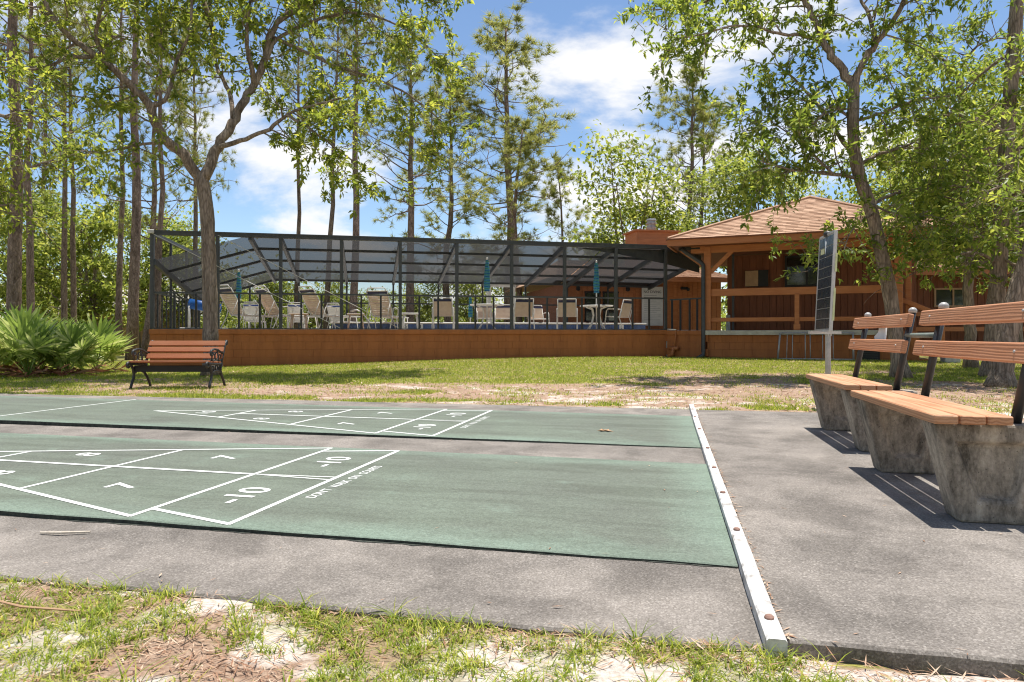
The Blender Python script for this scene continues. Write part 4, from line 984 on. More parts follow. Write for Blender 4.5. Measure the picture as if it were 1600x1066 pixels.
def oak(limbs, label, group=None, seed=1, sec_step=.30, leafm='oakleaf', LL=(.09, .175), dens=1.0, sec_len=(.6, 1.4), barkm='oakbark', name='oak_tree', zmin=1.75, base=None, droop=.25):
    """limbs: list of (points, r0, r1, leafy_from 0..1 or None). Trunk first. World coordinates; object origin at the trunk base."""
    rng = np.random.default_rng(seed); org = np.array(limbs[0][0][0], float)
    if base is not None: org = np.array(base, float)
    root = empty(name, tuple(org), 0, label, 'tree', group)
    bb = B(); sp0 = []; sp1 = []; sr0 = []; sr1 = []; LP = []; LD = []
    for pts, r0, r1, leafy in limbs:
        path = smooth_path(pts); n = len(path)
        if r1 < .08: path[1:-1] += rng.normal(size=(n-2, 3)) * r0*.18
        rr = [r0 + (r1-r0)*(i/(n-1))**.8 for i in range(n)]
        if limbs[0][0] is pts: rr[0] *= 1.45; rr[1] *= 1.18
        rr = [q*rng.uniform(.94, 1.07) for q in rr]
        bb.tube([Vector(q - org) for q in path], rr, 12 if r0 > .08 else 8)
        if leafy is None: continue
        sl = np.linalg.norm(np.diff(path, axis=0), axis=1); cum = np.concatenate([[0], np.cumsum(sl)]); tot = cum[-1]
        d = tot*leafy
        while d < tot + .01:
            i = min(np.searchsorted(cum, min(d, tot-1e-3)) , n-1); i = max(i, 1); tg = unit(path[i]-path[i-1]); f = (d-cum[i-1])/max(sl[i-1], 1e-6); p = path[i-1] + (path[i]-path[i-1])*min(f, 1)
            for rep in range(2 if d > tot-.4 else 1):
                dr = unit(tg*.45 + rand_unit(1, rng)[0]*.9 + np.array([0, 0, .12])); ln = rng.uniform(*sec_len); r_ = min(.018, rr[i]*.6)
                q = p.copy(); steps = 4; nodes = [q.copy()]
                for s in range(steps):
                    dr = unit(dr + rand_unit(1, rng)[0]*.32 + np.array([0, 0, -droop*.35*s/steps])); q2 = q + dr*ln/steps
                    sp0.append(q); sp1.append(q2); sr0.append(r_*(1-s/steps*.8)); sr1.append(r_*(1-(s+1)/steps*.8)); q = q2; nodes.append(q.copy())
                    for tw in range(rng.integers(1, 3) if s > 0 else 1):
                        td = unit(dr*.5 + rand_unit(1, rng)[0] + np.array([0, 0, -.1])); tl = rng.uniform(.22, .5); a = q; k_ = 3
                        for z in range(k_):
                            td = unit(td + rand_unit(1, rng)[0]*.3 + np.array([0, 0, -droop*.5])); b_ = a + td*tl/k_; sp0.append(a); sp1.append(b_); sr0.append(.006*(1-z*.25)); sr1.append(.006*(1-(z+1)*.25)); a = b_
                            nl = rng.poisson(4.2*dens)
                            if nl: LP.append(np.repeat(a[None], nl, 0) + rng.normal(size=(nl, 3))*.028); LD.append(unit(td[None]*.6 + rand_unit(nl, rng)*1.0 + np.array([[0, 0, -.12]])))
            d += sec_step*rng.uniform(.7, 1.3)
    tr = bb.build('trunk', M[barkm], root, True)
    v, lp = seg_arrays(np.array(sp0)-org, np.array(sp1)-org, sr0, sr1, 4); tag(link('twigs', npmesh('twigs', v, lp, 4, M[barkm]), root), kind='stuff')
    LPa = np.concatenate(LP); LDa = np.concatenate(LD); keep = LPa[:, 2] > zmin; LPa = LPa[keep]; LDa = LDa[keep]; n = len(LPa)
    Nr = unit(np.array([[0, 0, 1.]]) + rand_unit(n, rng)*.75); Ln = rng.uniform(LL[0], LL[1], n); v, lp = leaf_arrays(LPa-org, LDa, Nr, Ln, Ln*rng.uniform(.30, .46, n))
    link('crown', npmesh('crown', v, lp, 3, M[leafm]), root)
    return root, n

def D3(pts, Y0, dY=0.0):
    """limb traced at depth Y0 drifting by dY towards its tip"""
    n = len(pts); return [tuple(P(x, y, Y0 + dY*i/(n-1))) for i, (x, y) in enumerate(pts)]

# ---------------------------------------------------------------- left oak (forks above the park bench)
Y = 13.6
left = [(D3([(330, 586), (329, 540), (328, 470), (326, 400), (323, 330), (314, 272)], Y), .155, .125, None),
 (D3([(315, 280), (288, 242), (262, 222), (243, 196), (233, 165), (212, 143), (180, 112), (145, 84), (110, 60), (82, 25), (55, -30)], Y, -1.8), .112, .04, .30),
 (D3([(234, 165), (258, 156), (268, 125), (275, 95), (293, 58), (300, 0), (305, -80)], Y-.7, .3), .05, .02, .25),
 (D3([(316, 282), (336, 236), (356, 205), (378, 165), (398, 130), (412, 95), (422, 60), (442, 28), (482, -5), (520, -60)], Y, .9), .112, .04, .40),
 (D3([(398, 132), (392, 100), (385, 60), (391, 0), (394, -70)], Y+.4, -.8), .06, .025, .35),
 (D3([(340, 230), (385, 216), (420, 202), (450, 178), (500, 162), (545, 150)], Y+.1, -.9), .055, .018, .35),
 (D3([(364, 190), (360, 150), (346, 120), (336, 90), (330, 30), (324, -50)], Y+.2, 1.2), .055, .025, .25),
 (D3([(414, 95), (432, 62), (470, 42), (515, 25), (575, 22), (640, 50), (690, 95)], Y+.5, .8), .05, .014, .25),
 (D3([(424, 58), (470, 78), (530, 105), (590, 125), (640, 150), (690, 190)], Y+.7, -.6), .045, .014, .25),
 (D3([(440, 30), (500, 0), (560, -20), (620, -10), (690, 5)], Y+.8, .6), .045, .014, .2),
 (D3([(450, 180), (490, 205), (530, 235), (560, 260)], Y-.5, -.4), .03, .01, .2),
 (D3([(150, 88), (110, 90), (70, 105), (30, 110), (-20, 120)], Y-1.2, -.6), .04, .012, .15),
 (D3([(180, 112), (150, 60), (160, 10), (170, -60)], Y-1.0, -.8), .05, .02, .2),
 (D3([(275, 95), (240, 60), (210, 20), (200, -40)], Y-.5, .9), .03, .012, .2),
 (D3([(262, 222), (225, 225), (190, 232), (150, 240), (120, 232)], Y-.3, 1.0), .035, .01, .3),
 (D3([(330, 40), (300, -60), (280, -160), (270, -230)], Y+.9, .2), .05, .02, .2),
 (D3([(392, 0), (400, -100), (420, -180), (440, -240)], Y, .2), .05, .02, .2),
 (D3([(300, 0), (250, -90), (190, -140), (120, -170)], Y-.4, .2), .05, .02, .2),
 (D3([(482, -5), (540, -90), (600, -140), (650, -160)], Y+.9, .2), .05, .02, .2)]
cnt = {}
_, cnt['left'] = oak(left, 'large forked oak rising behind the cast iron park bench', seed=11, dens=1.45, sec_step=.19)
# ---------------------------------------------------------------- oak reaching in from the left edge
Y = 9.4
lo = [(D3([(-175, 590), (-170, 470), (-165, 350), (-150, 250)], Y), .17, .13, None),
 (D3([(-150, 255), (-100, 215), (-50, 190), (0, 180), (35, 190)], Y, .5), .07, .015, .3), (D3([(-150, 250), (-110, 150), (-70, 90), (-30, 60), (10, 70)], Y, .3), .07, .015, .3),
 (D3([(-100, 215), (-60, 250), (-10, 265), (40, 262), (85, 250)], Y, .6), .05, .012, .3), (D3([(-160, 300), (-90, 320), (-40, 325), (10, 320)], Y, .5), .05, .012, .4),
 (D3([(-150, 250), (-160, 120), (-170, 0), (-180, -100)], Y), .08, .03, .2)]
_, cnt['lo'] = oak(lo, 'bright leafy oak reaching into the photo at the left edge', seed=5, dens=1.0, sec_step=.2, LL=(.08, .14), sec_len=(.45, 1.0))
# ---------------------------------------------------------------- right oak in front of the porch
Y = 12.6
ro = [(D3([(1408, 592), (1400, 530), (1390, 455), (1376, 390), (1362, 330), (1346, 285), (1337, 248), (1333, 200), (1334, 155), (1335, 128)], Y), .142, .092, None),
 (D3([(1336, 135), (1318, 112), (1300, 88), (1285, 60), (1272, 30), (1255, -5), (1240, -60)], Y, .4), .085, .04, .3),
 (D3([(1335, 135), (1345, 102), (1362, 76), (1376, 60), (1395, 35), (1412, 3), (1432, -50)], Y, -.5), .075, .035, .35),
 (D3([(1368, 68), (1360, 30), (1346, 0), (1335, -50)], Y-.2, .6), .045, .02, .2),
 (D3([(1288, 65), (1258, 56), (1225, 54), (1188, 44), (1150, 40), (1105, 52), (1050, 62)], Y+.2, -.9), .04, .01, .3),
 (D3([(1258, 0), (1200, -20), (1140, -10), (1080, 10), (1020, 15)], Y+.4, .3), .04, .01, .3),
 (D3([(1336, 246), (1312, 214), (1290, 180), (1266, 150), (1240, 122), (1212, 100)], Y, .8), .045, .014, .3),
 (D3([(1340, 278), (1300, 272), (1262, 268), (1222, 262), (1188, 252)], Y, -.7), .04, .010, .15),
 (D3([(1300, 272), (1270, 240), (1240, 215), (1205, 190)], Y-.3, .9), .03, .010, .1),
 (D3([(1336, 190), (1300, 165), (1275, 190), (1235, 200)], Y+.1, -.6), .03, .010, .1),
 (D3([(1338, 262), (1375, 240), (1420, 226), (1470, 200), (1540, 186)], Y, .8), .04, .012, .3),
 (D3([(1334, 190), (1380, 176), (1430, 156), (1485, 150)], Y, -.7), .035, .012, .25),
 (D3([(1364, 335), (1346, 345), (1328, 365), (1318, 395)], Y-.1, -.5), .022, .008, .2),
 (D3([(1360, 322), (1400, 302), (1450, 300), (1500, 318), (1540, 350)], Y, .5), .035, .010, .25),
 (D3([(1358, 318), (1385, 330), (1420, 340), (1450, 330)], Y-.1, -.8), .025, .010, .3),
 (D3([(1255, -5), (1250, -110), (1240, -190)], Y+.4), .04, .015, .1), (D3([(1412, 3), (1450, -90), (1480, -160)], Y-.4), .04, .015, .1)]
_, cnt['ro'] = oak(ro, 'oak with leaning trunk standing in front of the porch', seed=23, dens=1.4, sec_step=.19, leafm='oakleaf2')
# ---------------------------------------------------------------- oaks at the right edge
Y = 14.8
r3 = [(D3([(1518, 582), (1516, 500), (1514, 400), (1508, 300), (1505, 200), (1500, 120)], Y), .12, .07, None)] + \
 [(D3(q, Y, d), .035, .010, .2) for q, d in (([(1512, 380), (1480, 340), (1450, 330), (1420, 345)], -.6), ([(1508, 300), (1470, 265), (1430, 250), (1395, 262)], .6), ([(1506, 250), (1550, 230), (1600, 235)], .5), ([(1505, 200), (1465, 160), (1430, 130), (1400, 110)], -.5), ([(1500, 125), (1520, 80), (1560, 60), (1600, 70)], .7), ([(1500, 125), (1470, 90), (1455, 100), (1420, 75)], .6), ([(1512, 390), (1540, 360), (1580, 350)], -.7), ([(1514, 420), (1490, 400), (1465, 395)], .5), ([(1512, 340), (1475, 335), (1435, 322), (1400, 330)], .3), ([(1514, 440), (1540, 420), (1575, 415)], -.8))]
_, cnt['r3'] = oak(r3, 'slim dark oak right of the porch steps', seed=31, dens=1.3, sec_step=.19, leafm='oakleaf2', LL=(.09, .16))
Y = 12.8
r4 = [(D3([(1549, 598), (1553, 520), (1560, 430), (1564, 340), (1572, 240), (1580, 130), (1588, 20), (1592, -80)], Y), .17, .10, None)] + \
 [(D3(q, Y, d), .04, .010, .25) for q, d in (([(1574, 220), (1520, 185), (1460, 180), (1400, 186)], .5), ([(1566, 320), (1530, 300), (1490, 290), (1450, 300)], -.6), ([(1580, 130), (1620, 100), (1660, 110)], .5), ([(1572, 240), (1610, 230), (1650, 250)], -.5), ([(1562, 380), (1600, 350), (1640, 340)], -.3), ([(1562, 390), (1535, 370), (1510, 375)], -.6), ([(1584, 80), (1540, 110), (1500, 150)], .7), ([(1560, 410), (1525, 395), (1485, 398), (1445, 385)], -.5), ([(1562, 400), (1590, 415), (1630, 420)], -.6), ([(1566, 330), (1590, 300), (1630, 290)], -.8))]
_, cnt['r4'] = oak(r4, 'thick oak trunk second from the right edge, upright', seed=37, dens=1.3, sec_step=.2, leafm='oakleaf2')
Y = 10.9
r5 = [(D3([(1564, 606), (1570, 550), (1582, 490), (1600, 425), (1625, 350), (1655, 270), (1690, 190)], Y), .165, .11, None)] + \
 [(D3(q, Y, d), .04, .010, .3) for q, d in (([(1655, 270), (1620, 220), (1590, 200), (1560, 210)], .4), ([(1640, 310), (1600, 300), (1570, 290), (1540, 300)], -.4), ([(1690, 190), (1700, 60), (1680, -60)], .2), ([(1690, 190), (1640, 130), (1600, 90)], .5))]
_, cnt['r5'] = oak(r5, 'thick oak trunk leaning out of the photo at right edge', seed=41, dens=.9, sec_step=.26, leafm='oakleaf2')
Y = 19.5
r6 = [(D3([(1590, 560), (1588, 480), (1586, 380), (1580, 260)], Y), .16, .10, None)] + [(D3(q, Y, d), .06, .012, .15) for q, d in (([(1586, 350), (1540, 310), (1490, 300)], .5), ([(1582, 280), (1540, 220), (1490, 190)], -.8), ([(1580, 260), (1600, 180), (1640, 120)], .5), ([(1584, 320), (1640, 300), (1690, 300)], .6), ([(1580, 260), (1550, 170), (1520, 110)], .8), ([(1586, 400), (1550, 390), (1520, 400)], .8))]
_, cnt['r6'] = oak(r6, 'dark oak deep in shade behind the two thick trunks', seed=43, dens=1.2, sec_step=.26, leafm='oakleaf2', LL=(.12, .2), sec_len=(.9, 1.9))

# ================================================================ BACKGROUND TREES (shared meshes)
def pine_mesh(seed, H, crown, nb, blen, rt, tuft=1.0):
    rng = np.random.default_rng(seed); bb = B(); path = []; off = np.zeros(2)
    for i in range(11):
        off = off + rng.normal(size=2)*.06; path.append(np.array([off[0], off[1], H*i/10]))
    bb.tube([Vector(q) for q in path], [rt*(1.25 if i == 0 else 1)*(1-.82*(i/10)**1.15) for i in range(11)], 9)
    path = np.array(path); sp0 = []; sp1 = []; r0 = []; r1 = []; TP = []; TD = []
    for k in range(nb):
        f = crown + (1-crown)*((k+rng.uniform(0, 1))/nb); z = H*f; p = np.array([np.interp(z, path[:, 2], path[:, 0]), np.interp(z, path[:, 2], path[:, 1]), z])
        a = rng.uniform(0, 2*math.pi); rel = (f-crown)/(1-crown); ln = blen*(1-.72*rel**1.3)*rng.uniform(.55, 1.1)*(.6 if rel < .08 else 1)
        d = unit(np.array([math.cos(a), math.sin(a), .02+.75*rel])); q = p; st = 6; rr = .045*(1-.6*rel)*rt/.2
        bare = rng.random() < .12
        for s in range(st):
            d = unit(d + rng.normal(size=3)*.17 + np.array([0, 0, .07])); q2 = q + d*ln/st; sp0.append(q); sp1.append(q2); r0.append(rr*(1-s/st*.8)); r1.append(rr*(1-(s+1)/st*.8)); q = q2
            if s >= (2 if rel < .75 else 1) and not bare:
                for w in range(2):
                    td = unit(d*.55 + rng.normal(size=3)*.6 + np.array([0, 0, .25])); tl = ln*rng.uniform(.10, .28); e = q + td*tl; sp0.append(q); sp1.append(e); r0.append(rr*.3); r1.append(rr*.15)
                    for g in (1.0,): TP.append(q + (e-q)*g); TD.append(td)
                    if rng.random() < .75: e2 = e + unit(td + rng.normal(size=3)*.6)*tl*.5; sp0.append(e); sp1.append(e2); r0.append(rr*.15); r1.append(rr*.1); TP.append(e2); TD.append(td)
    v1, l1 = seg_arrays(sp0, sp1, r0, r1, 4)
    TP = np.array(TP); TD = np.array(TD); nt_ = 26; n = len(TP)
    Pn = np.repeat(TP, nt_, 0) + rng.normal(size=(n*nt_, 3))*.03; Dn = unit(np.repeat(TD, nt_, 0)*.75 + rand_unit(n*nt_, rng)*.95 + np.array([[0, 0, .1]]))
    v2, l2 = blade_arrays(Pn, Dn, rng.uniform(.20, .36, n*nt_)*tuft, rng.uniform(.018, .032, n*nt_)*tuft)
    tv = np.array([tuple(q) for q in bb.v])
    return mesh('trunk', bb.v, bb.f, M['pinebark'], True), npmesh('limbs', v1, l1, 4, M['pinebark']), npmesh('needles', v2, l2, 3, M['pineneedle']), n
PV = [pine_mesh(101, 16, .40, 44, 3.9, .19), pine_mesh(102, 18, .60, 34, 3.2, .20), pine_mesh(103, 15, .36, 42, 3.6, .18), pine_mesh(104, 17, .45, 40, 4.2, .21), pine_mesh(105, 12, .28, 36, 3.4, .15, 1.1), pine_mesh(106, 20, .70, 28, 2.6, .22)]
def pine(px, Z, top, var, rot, label, group='pines behind the pool enclosure', lean=0.0, wid=1.0):
    """pine at sight line px, depth Z, whose top stands at photo height top"""
    h = .8 + (524-top)*Z/F; base = PV[var]; Hm = (16, 18, 15, 17, 12, 20)[var]; s = h/Hm
    r = empty('pine_tree', ((px-800)*Z/F, Z, -.05), rad(rot), label, 'tree', group); r.scale = (s*wid, s*wid, s); r.rotation_euler = (0, rad(lean), rad(rot))
    for nm, me in zip(('trunk', 'limbs', 'crown'), base[:3]): tag(link(nm, me, r), kind=None if nm == 'trunk' else 'stuff')
gL = 'pines on the left'; gM = 'pines behind the pool enclosure'; gR = 'pines behind the clubhouse'
for a in ((795, 38, 42, 0, 20, 'tall full crowned pine standing alone against the clouds', gM, 0, 1.45), (642, 33, 60, 3, 100, 'thick trunked pine left of the tall lone pine', gM, 0, 1.2),
          (549, 30, -60, 5, 40, 'tall pine with pale trunk third left of the lone pine', gM), (510, 40, -20, 1, 200, 'slender pine with straight trunk above the second screen bay', gM, -2, .75),
          (461, 41, 10, 1, 290, 'slender bare trunked pine just right of the forked oak', gM, 0, .7), (700, 39, 150, 4, 60, 'shorter bushy pine between the thick pine and lone pine', gM, 0, 1.3),
          (816, 33, 200, 4, 170, 'short pine close to the right of the lone pine', gM, 0, 1.25), (872, 44, 260, 4, 10, 'small pine low above the enclosure right of the lone pine', gM),
          (1080, 37, 118, 0, 140, 'left pine of the pair above the chimney', gR, 0, 1.15), (1104, 38, 165, 2, 250, 'right pine of the pair above the chimney', gR, 0, 1.1),
          (17, 16.5, -420, 5, 15, 'thickest dark pine trunk at the left edge', gL), (46, 22, -200, 1, 80, 'dark pine trunk second from the left edge', gL, 1, .7),
          (101, 29, -60, 3, 120, 'left trunk of the close pine pair above palmettos', gL, -1, .65), (119, 30, -80, 1, 210, 'right trunk of the close pine pair above palmettos', gL, 1, .65),
          (183, 28, -90, 1, 300, 'slim pine just left of the large spotted pine trunk', gL, 0, .7), (204, 23, -200, 5, 33, 'spotted pine trunk directly left of the enclosure corner', gL),
          (222, 27, 60, 2, 77, 'thin leaning pine touching the enclosure corner', gL, 4), (246, 26, -100, 1, 260, 'pine trunk rising behind the enclosure corner', gL, 0, .7),
          (307, 36, 30, 3, 150, 'pine partly hidden behind the forked oak trunk', gL, 0, .7), 
           (70, 40, 20, 0, 200, 'far bushy pine above the palmettos', gL, 0, .7), 
            ):
    pine(*a[:7], *(a[7:]))

def broad_mesh(seed, H, R, nl, LL, lobes=14, low=.25):
    rng = np.random.default_rng(seed); bb = B(); bb.tube([(0, 0, 0), (.05, 0, H*.25), (-.05, .05, H*.5)], [H*.022, H*.018, H*.012], 8)
    LPs = []; sp0 = []; sp1 = []; r0 = []; r1 = []
    for k in range(lobes):
        a = rng.uniform(0, 2*math.pi); z = H*rng.uniform(low, .95); rr = R*rng.uniform(.2, .95)*math.sqrt(max(.08, 1-((z/H-.55)/.55)**2)); c_ = np.array([rr*math.cos(a), rr*math.sin(a), z]); s = R*rng.uniform(.25, .45)
        b0 = np.array([0, 0, H*rng.uniform(.15, .5)]); mid = (b0+c_)/2 + rng.normal(size=3)*.2
        for p_, q_, ra, rb in ((b0, mid, .05, .035), (mid, c_, .035, .015)): sp0.append(p_); sp1.append(q_); r0.append(ra); r1.append(rb)
        for j in range(5):
            e = c_ + rand_unit(1, rng)[0]*s*.8; sp0.append(c_); sp1.append(e); r0.append(.014); r1.append(.006)
            m_ = nl//(lobes*5); d = rng.normal(size=(m_, 3))*s*.33*np.array([[1, 1, .6]]); LPs.append(e + d)
    LPa = np.concatenate(LPs); n = len(LPa); Ln = rng.uniform(LL[0], LL[1], n)
    v2, l2 = leaf_arrays(LPa, unit(rand_unit(n, rng) + np.array([[0, 0, -.15]])), unit(np.array([[0, 0, 1.]]) + rand_unit(n, rng)*.7), Ln, Ln*.55); v1, l1 = seg_arrays(sp0, sp1, r0, r1, 4)
    return mesh('trunk', bb.v, bb.f, M['oakbark'], True), npmesh('limbs', v1, l1, 4, M['oakbark']), npmesh('crown', v2, l2, 3, M['backleaf'])
BV = [broad_mesh(201, 7, 3.0, 9000, (.12, .24), 18), broad_mesh(202, 8, 2.6, 9000, (.12, .24), 20, .2), broad_mesh(203, 5, 2.4, 7000, (.10, .22), 16, .08)]
def broad(px, Z, top, var, rot, label, group, wid=1.0):
    h = .8 + (524-top)*Z/F; s = h/(7, 8, 5)[var]; r = empty('broadleaf_tree', ((px-800)*Z/F, Z, -.05), rad(rot), label, 'tree', group); r.scale = (s*wid, s*wid, s)
    for nm, me in zip(('trunk', 'limbs', 'crown'), BV[var]): tag(link(nm, me, r), kind=None if nm == 'trunk' else 'stuff')
gB = 'broadleaf trees beyond the pool'; gW = 'leafy woods on the left'; gX = 'leafy trees behind the clubhouse'
for a in ((985, 32, 252, 0, 10, 'rounded pale green oak left of the chimney', gX), (1185, 31, 235, 1, 50, 'leafy tree rising behind the hip roof, left', gX), (1290, 30, 250, 0, 130, 'leafy tree rising behind the hip roof peak', gX),
          (1440, 27, 210, 1, 200, 'tall leafy tree behind the porch right end', gX), (1545, 26, 190, 0, 20, 'tall leafy tree behind the annex', gX), (1630, 24, 170, 1, 80, 'leafy tree filling the right edge', gX, 1.2), (1500, 34, 230, 1, 300, 'leafy tree far behind the slim dark oak', gX),
          (30, 34, 300, 1, 0, 'leafy tree behind the left palmettos', gW), (85, 38, 330, 0, 60, 'leafy tree behind the close pine pair', gW), (150, 33, 320, 2, 120, 'leafy shrub tree right of the close pine pair', gW), (215, 40, 330, 1, 200, 'leafy tree behind the enclosure corner', gW), (-40, 28, 280, 1, 20, 'leafy tree cut by the left edge', gW),
          (300, 42, 330, 0, 250, 'leafy tree seen through the left screen bays', gB), (420, 44, 425, 2, 30, 'low leafy tree behind the first lounge chairs', gB), (500, 46, 430, 0, 90, 'low leafy tree behind the raised lounge chair', gB), (545, 40, 455, 2, 10, 'low bush behind the small tan tables', gB),
          (650, 42, 425, 0, 160, 'low leafy tree behind the white side table', gB), (740, 44, 420, 2, 210, 'low leafy tree behind the left umbrella', gB), (830, 40, 430, 0, 280, 'low leafy tree behind the white door frame', gB), (895, 42, 415, 2, 330, 'low leafy tree left of the rear wing', gB)):
    broad(*a)
# far woods: one distant mass
rng = np.random.default_rng(77); LPs = []; sp0 = []; sp1 = []; r0 = []; r1 = []
for k in range(210):
    x = rng.uniform(-95, 95); y = rng.uniform(55, 85); side = sst(12, 40, abs(x)); h = rng.uniform(3.2, 5.2) + side*rng.uniform(1.5, 6); sp0.append((x, y, -.1)); sp1.append((x+rng.normal()*.3, y, h*.8)); r0.append(.15); r1.append(.05)
    m_ = 330; d = rng.normal(size=(m_, 3))*np.array([[1.5, 1.0, h*.26]]) + np.array([[x, y, h*.52]]); LPs.append(d[d[:, 2] > .1])
LPa = np.concatenate(LPs); n = len(LPa); Ln = rng.uniform(.3, .65, n); v2, l2 = leaf_arrays(LPa, rand_unit(n, rng), unit(np.array([[0, 0, 1.]]) + rand_unit(n, rng)*.7), Ln, Ln*.6)
tag(link('far_woods', npmesh('far_woods', v2, l2, 3, M['backleaf'])), 'distant green woods behind the pool enclosure', 'woods', kind='stuff')

# ================================================================ SAW PALMETTOS
def fan_mesh(seed):
    rng = np.random.default_rng(seed); v = []; f = []; nb = 19
    for i in range(nb):
        a = rad(-125 + 250*i/(nb-1)) + rng.normal()*.02; ln = .60*(.72 + .28*math.cos(a*.6))*rng.uniform(.9, 1.06); dr = np.array([math.cos(a), math.sin(a), rng.normal()*.05])
        sd = np.array([-math.sin(a), math.cos(a), 0]); w = .034; dz = .10*abs(math.sin(a)); o = len(v)
        pts = [(0, .004), (.30, .8), (.62, 1.0), (1.0, 0.02)]
        for u, ww in pts:
            c_ = dr*ln*u + np.array([0, 0, dz*u - .12*u*u*u*ln]); v += [tuple(c_-sd*w*ww), tuple(c_+np.array([0, 0, -.006*ww])), tuple(c_+sd*w*ww)]
        for k in range(3): f += [(o+3*k, o+3*k+1, o+3*k+4, o+3*k+3), (o+3*k+1, o+3*k+2, o+3*k+5, o+3*k+4)]
    return mesh('fan_leaf', v, f, M['palm'])
FM = [fan_mesh(1), fan_mesh(2), fan_mesh(3)]
gp = 'saw palmettos left of the park bench'
pal = [(-10.6, 13.9, 1.1, 'saw palmetto at the left edge of the photo'), (-9.95, 13.3, 1.15, 'broad saw palmetto in front, left of the middle of the clump'), (-9.75, 14.7, 1.2, 'tall saw palmetto at the back left of the clump'), (-9.1, 14.2, 1.15, 'saw palmetto at the back middle of the clump'),
       (-8.75, 13.4, 1.0, 'saw palmetto in front, right of the middle of the clump'), (-8.3, 13.9, .95, 'rightmost saw palmetto drooping towards the park bench'), (-11.6, 14.4, 1.2, 'saw palmetto just beyond the left edge'), (-10.9, 15.4, 1.3, 'saw palmetto deepest in the clump at left'), (-8.5, 15.2, 1.05, 'saw palmetto behind the rightmost plants of the clump'), (-11.0, 12.9, 1.0, 'low saw palmetto nearest the court at the left edge')]
for ip, (x, y, s, lb) in enumerate(pal):
    x -= .75; s *= .92
    r = empty('saw_palmetto', (x, y, -.03), random.uniform(0, 6), lb, 'palmetto', gp)
    st = B(); nlf = 12
    for k in range(nlf):
        a = 2*math.pi*(k*.382) + random.uniform(-.3, .3); el = rad(random.uniform(46, 88)); ln = random.uniform(.38, .85)*s
        d = Vector((math.cos(a)*math.cos(el), math.sin(a)*math.cos(el), math.sin(el))); tip = d*ln + Vector((0, 0, -.02))
        st.tube([(0, 0, .03), tuple(d*ln*.5 + Vector((0, 0, .03))), tuple(tip)], [.011, .009, .007], 5)
        ob = link('fan_leaf', FM[k % 3], r); ob.location = tip; dd = (d + Vector((0, 0, -.12))).normalized()
        xax = dd; zax = Vector((0, 0, 1)) - xax*xax.z; zax = (zax.normalized() if zax.length > .05 else Vector((math.cos(a), math.sin(a), 0))*-1); zax = (zax + Vector((random.uniform(-.35, .35), random.uniform(-.35, .35), 0))); zax = (zax - xax*zax.dot(xax)).normalized(); yax = zax.cross(xax)
        ob.rotation_euler = Matrix((xax, yax, zax)).transposed().to_euler(); q = s*random.uniform(.9, 1.2); ob.scale = (q, q, q)
    st.build('stalks', M['palm'], r)
    n = 46; rng = np.random.default_rng(300+ip); a = rng.uniform(0, 6.28, n); rr = rng.uniform(.05, .62, n); Pt = np.stack([np.cos(a)*rr, np.sin(a)*rr, rng.uniform(.02, .16, n)], 1)
    Dn = unit(np.stack([np.cos(a+rng.normal(size=n)), np.sin(a+rng.normal(size=n)), rng.normal(size=n)*.3], 1)); Ln = rng.uniform(.2, .5, n)
    v, lp = leaf_arrays(Pt, Dn, rand_unit(n, rng), Ln, rng.uniform(.03, .07, n)); tag(link('dead_fronds', npmesh('dead_fronds', v, lp, 3, M['deadfrond']), r), kind='stuff')

# ================================================================ GRASS, LITTER
def on_slab(x, y, mg=.0):
    Xc = x*E1.x + y*E1.y; Yc = x*E2.x + y*E2.y
    return ((Xc > -17) & (Xc < 1.63-mg) & (Yc > 1.85+mg) & (Yc < 7.60-mg)) & ~((Xc > .236) & (Xc < .304) & False)
def in_wall(x, y):
    xr = x-CO.x; yr = y-CO.y; t = -xr*CX.y + yr*CX.x; s = xr*CX.x + yr*CX.y; xp = x-P0.x; yp = y-P0.y; tp = xp*PN.x + yp*PN.y
    return ((t > -.04) & (s > -.1) & (s < 14.2)) | ((tp > -.02) & (x > 4.3))
# foreground tufts with individually bent blades
rng = np.random.default_rng(9)
n = 11500; x = rng.uniform(-3.2, 3.0, n); y = rng.uniform(.5, 2.3, n); g, s = cover(x, y); Xc = x*E1.x+y*E1.y; Yc = x*E2.x+y*E2.y
k = (rng.random(n) < g*.95) & (Yc < 1.845) ; k |= (Yc < 1.80) & (Yc > 1.2) & (rng.random(n) < .05)
x = x[k]; y = y[k]; nb = rng.integers(5, 17, len(x)); tx = np.repeat(x, nb) + rng.normal(size=nb.sum())*.013; ty = np.repeat(y, nb) + rng.normal(size=nb.sum())*.013; hs = np.repeat(np.where(rng.random(len(x)) < .08, 1.1, rng.uniform(.3, .75, len(x))), nb)
m_ = len(tx); a = rng.uniform(0, 6.28, m_); ln = rng.uniform(.025, .075, m_)*hs; lean = rng.uniform(.4, 1.7, m_); w = rng.uniform(.0022, .0048, m_); tz = theight(tx, ty) - .004
o2 = np.stack([np.cos(a), np.sin(a), 0*a], 1); sd = np.stack([-np.sin(a), np.cos(a), 0*a], 1); V = np.empty((m_, 7, 3)); b0 = np.stack([tx, ty, tz], 1)
for i, (u, ww) in enumerate(((0, 1), (.4, .9), (.75, .6))):
    c_ = b0 + o2*(ln*lean*u*u)[:, None] + np.array([[0, 0, 1.]])*(ln*(u - .22*lean*u*u))[:, None]; V[:, 2*i] = c_ - sd*(w*ww/2)[:, None]; V[:, 2*i+1] = c_ + sd*(w*ww/2)[:, None]
V[:, 6] = b0 + o2*(ln*lean)[:, None] + np.array([[0, 0, 1.]])*(ln*(1-.24*lean))[:, None]
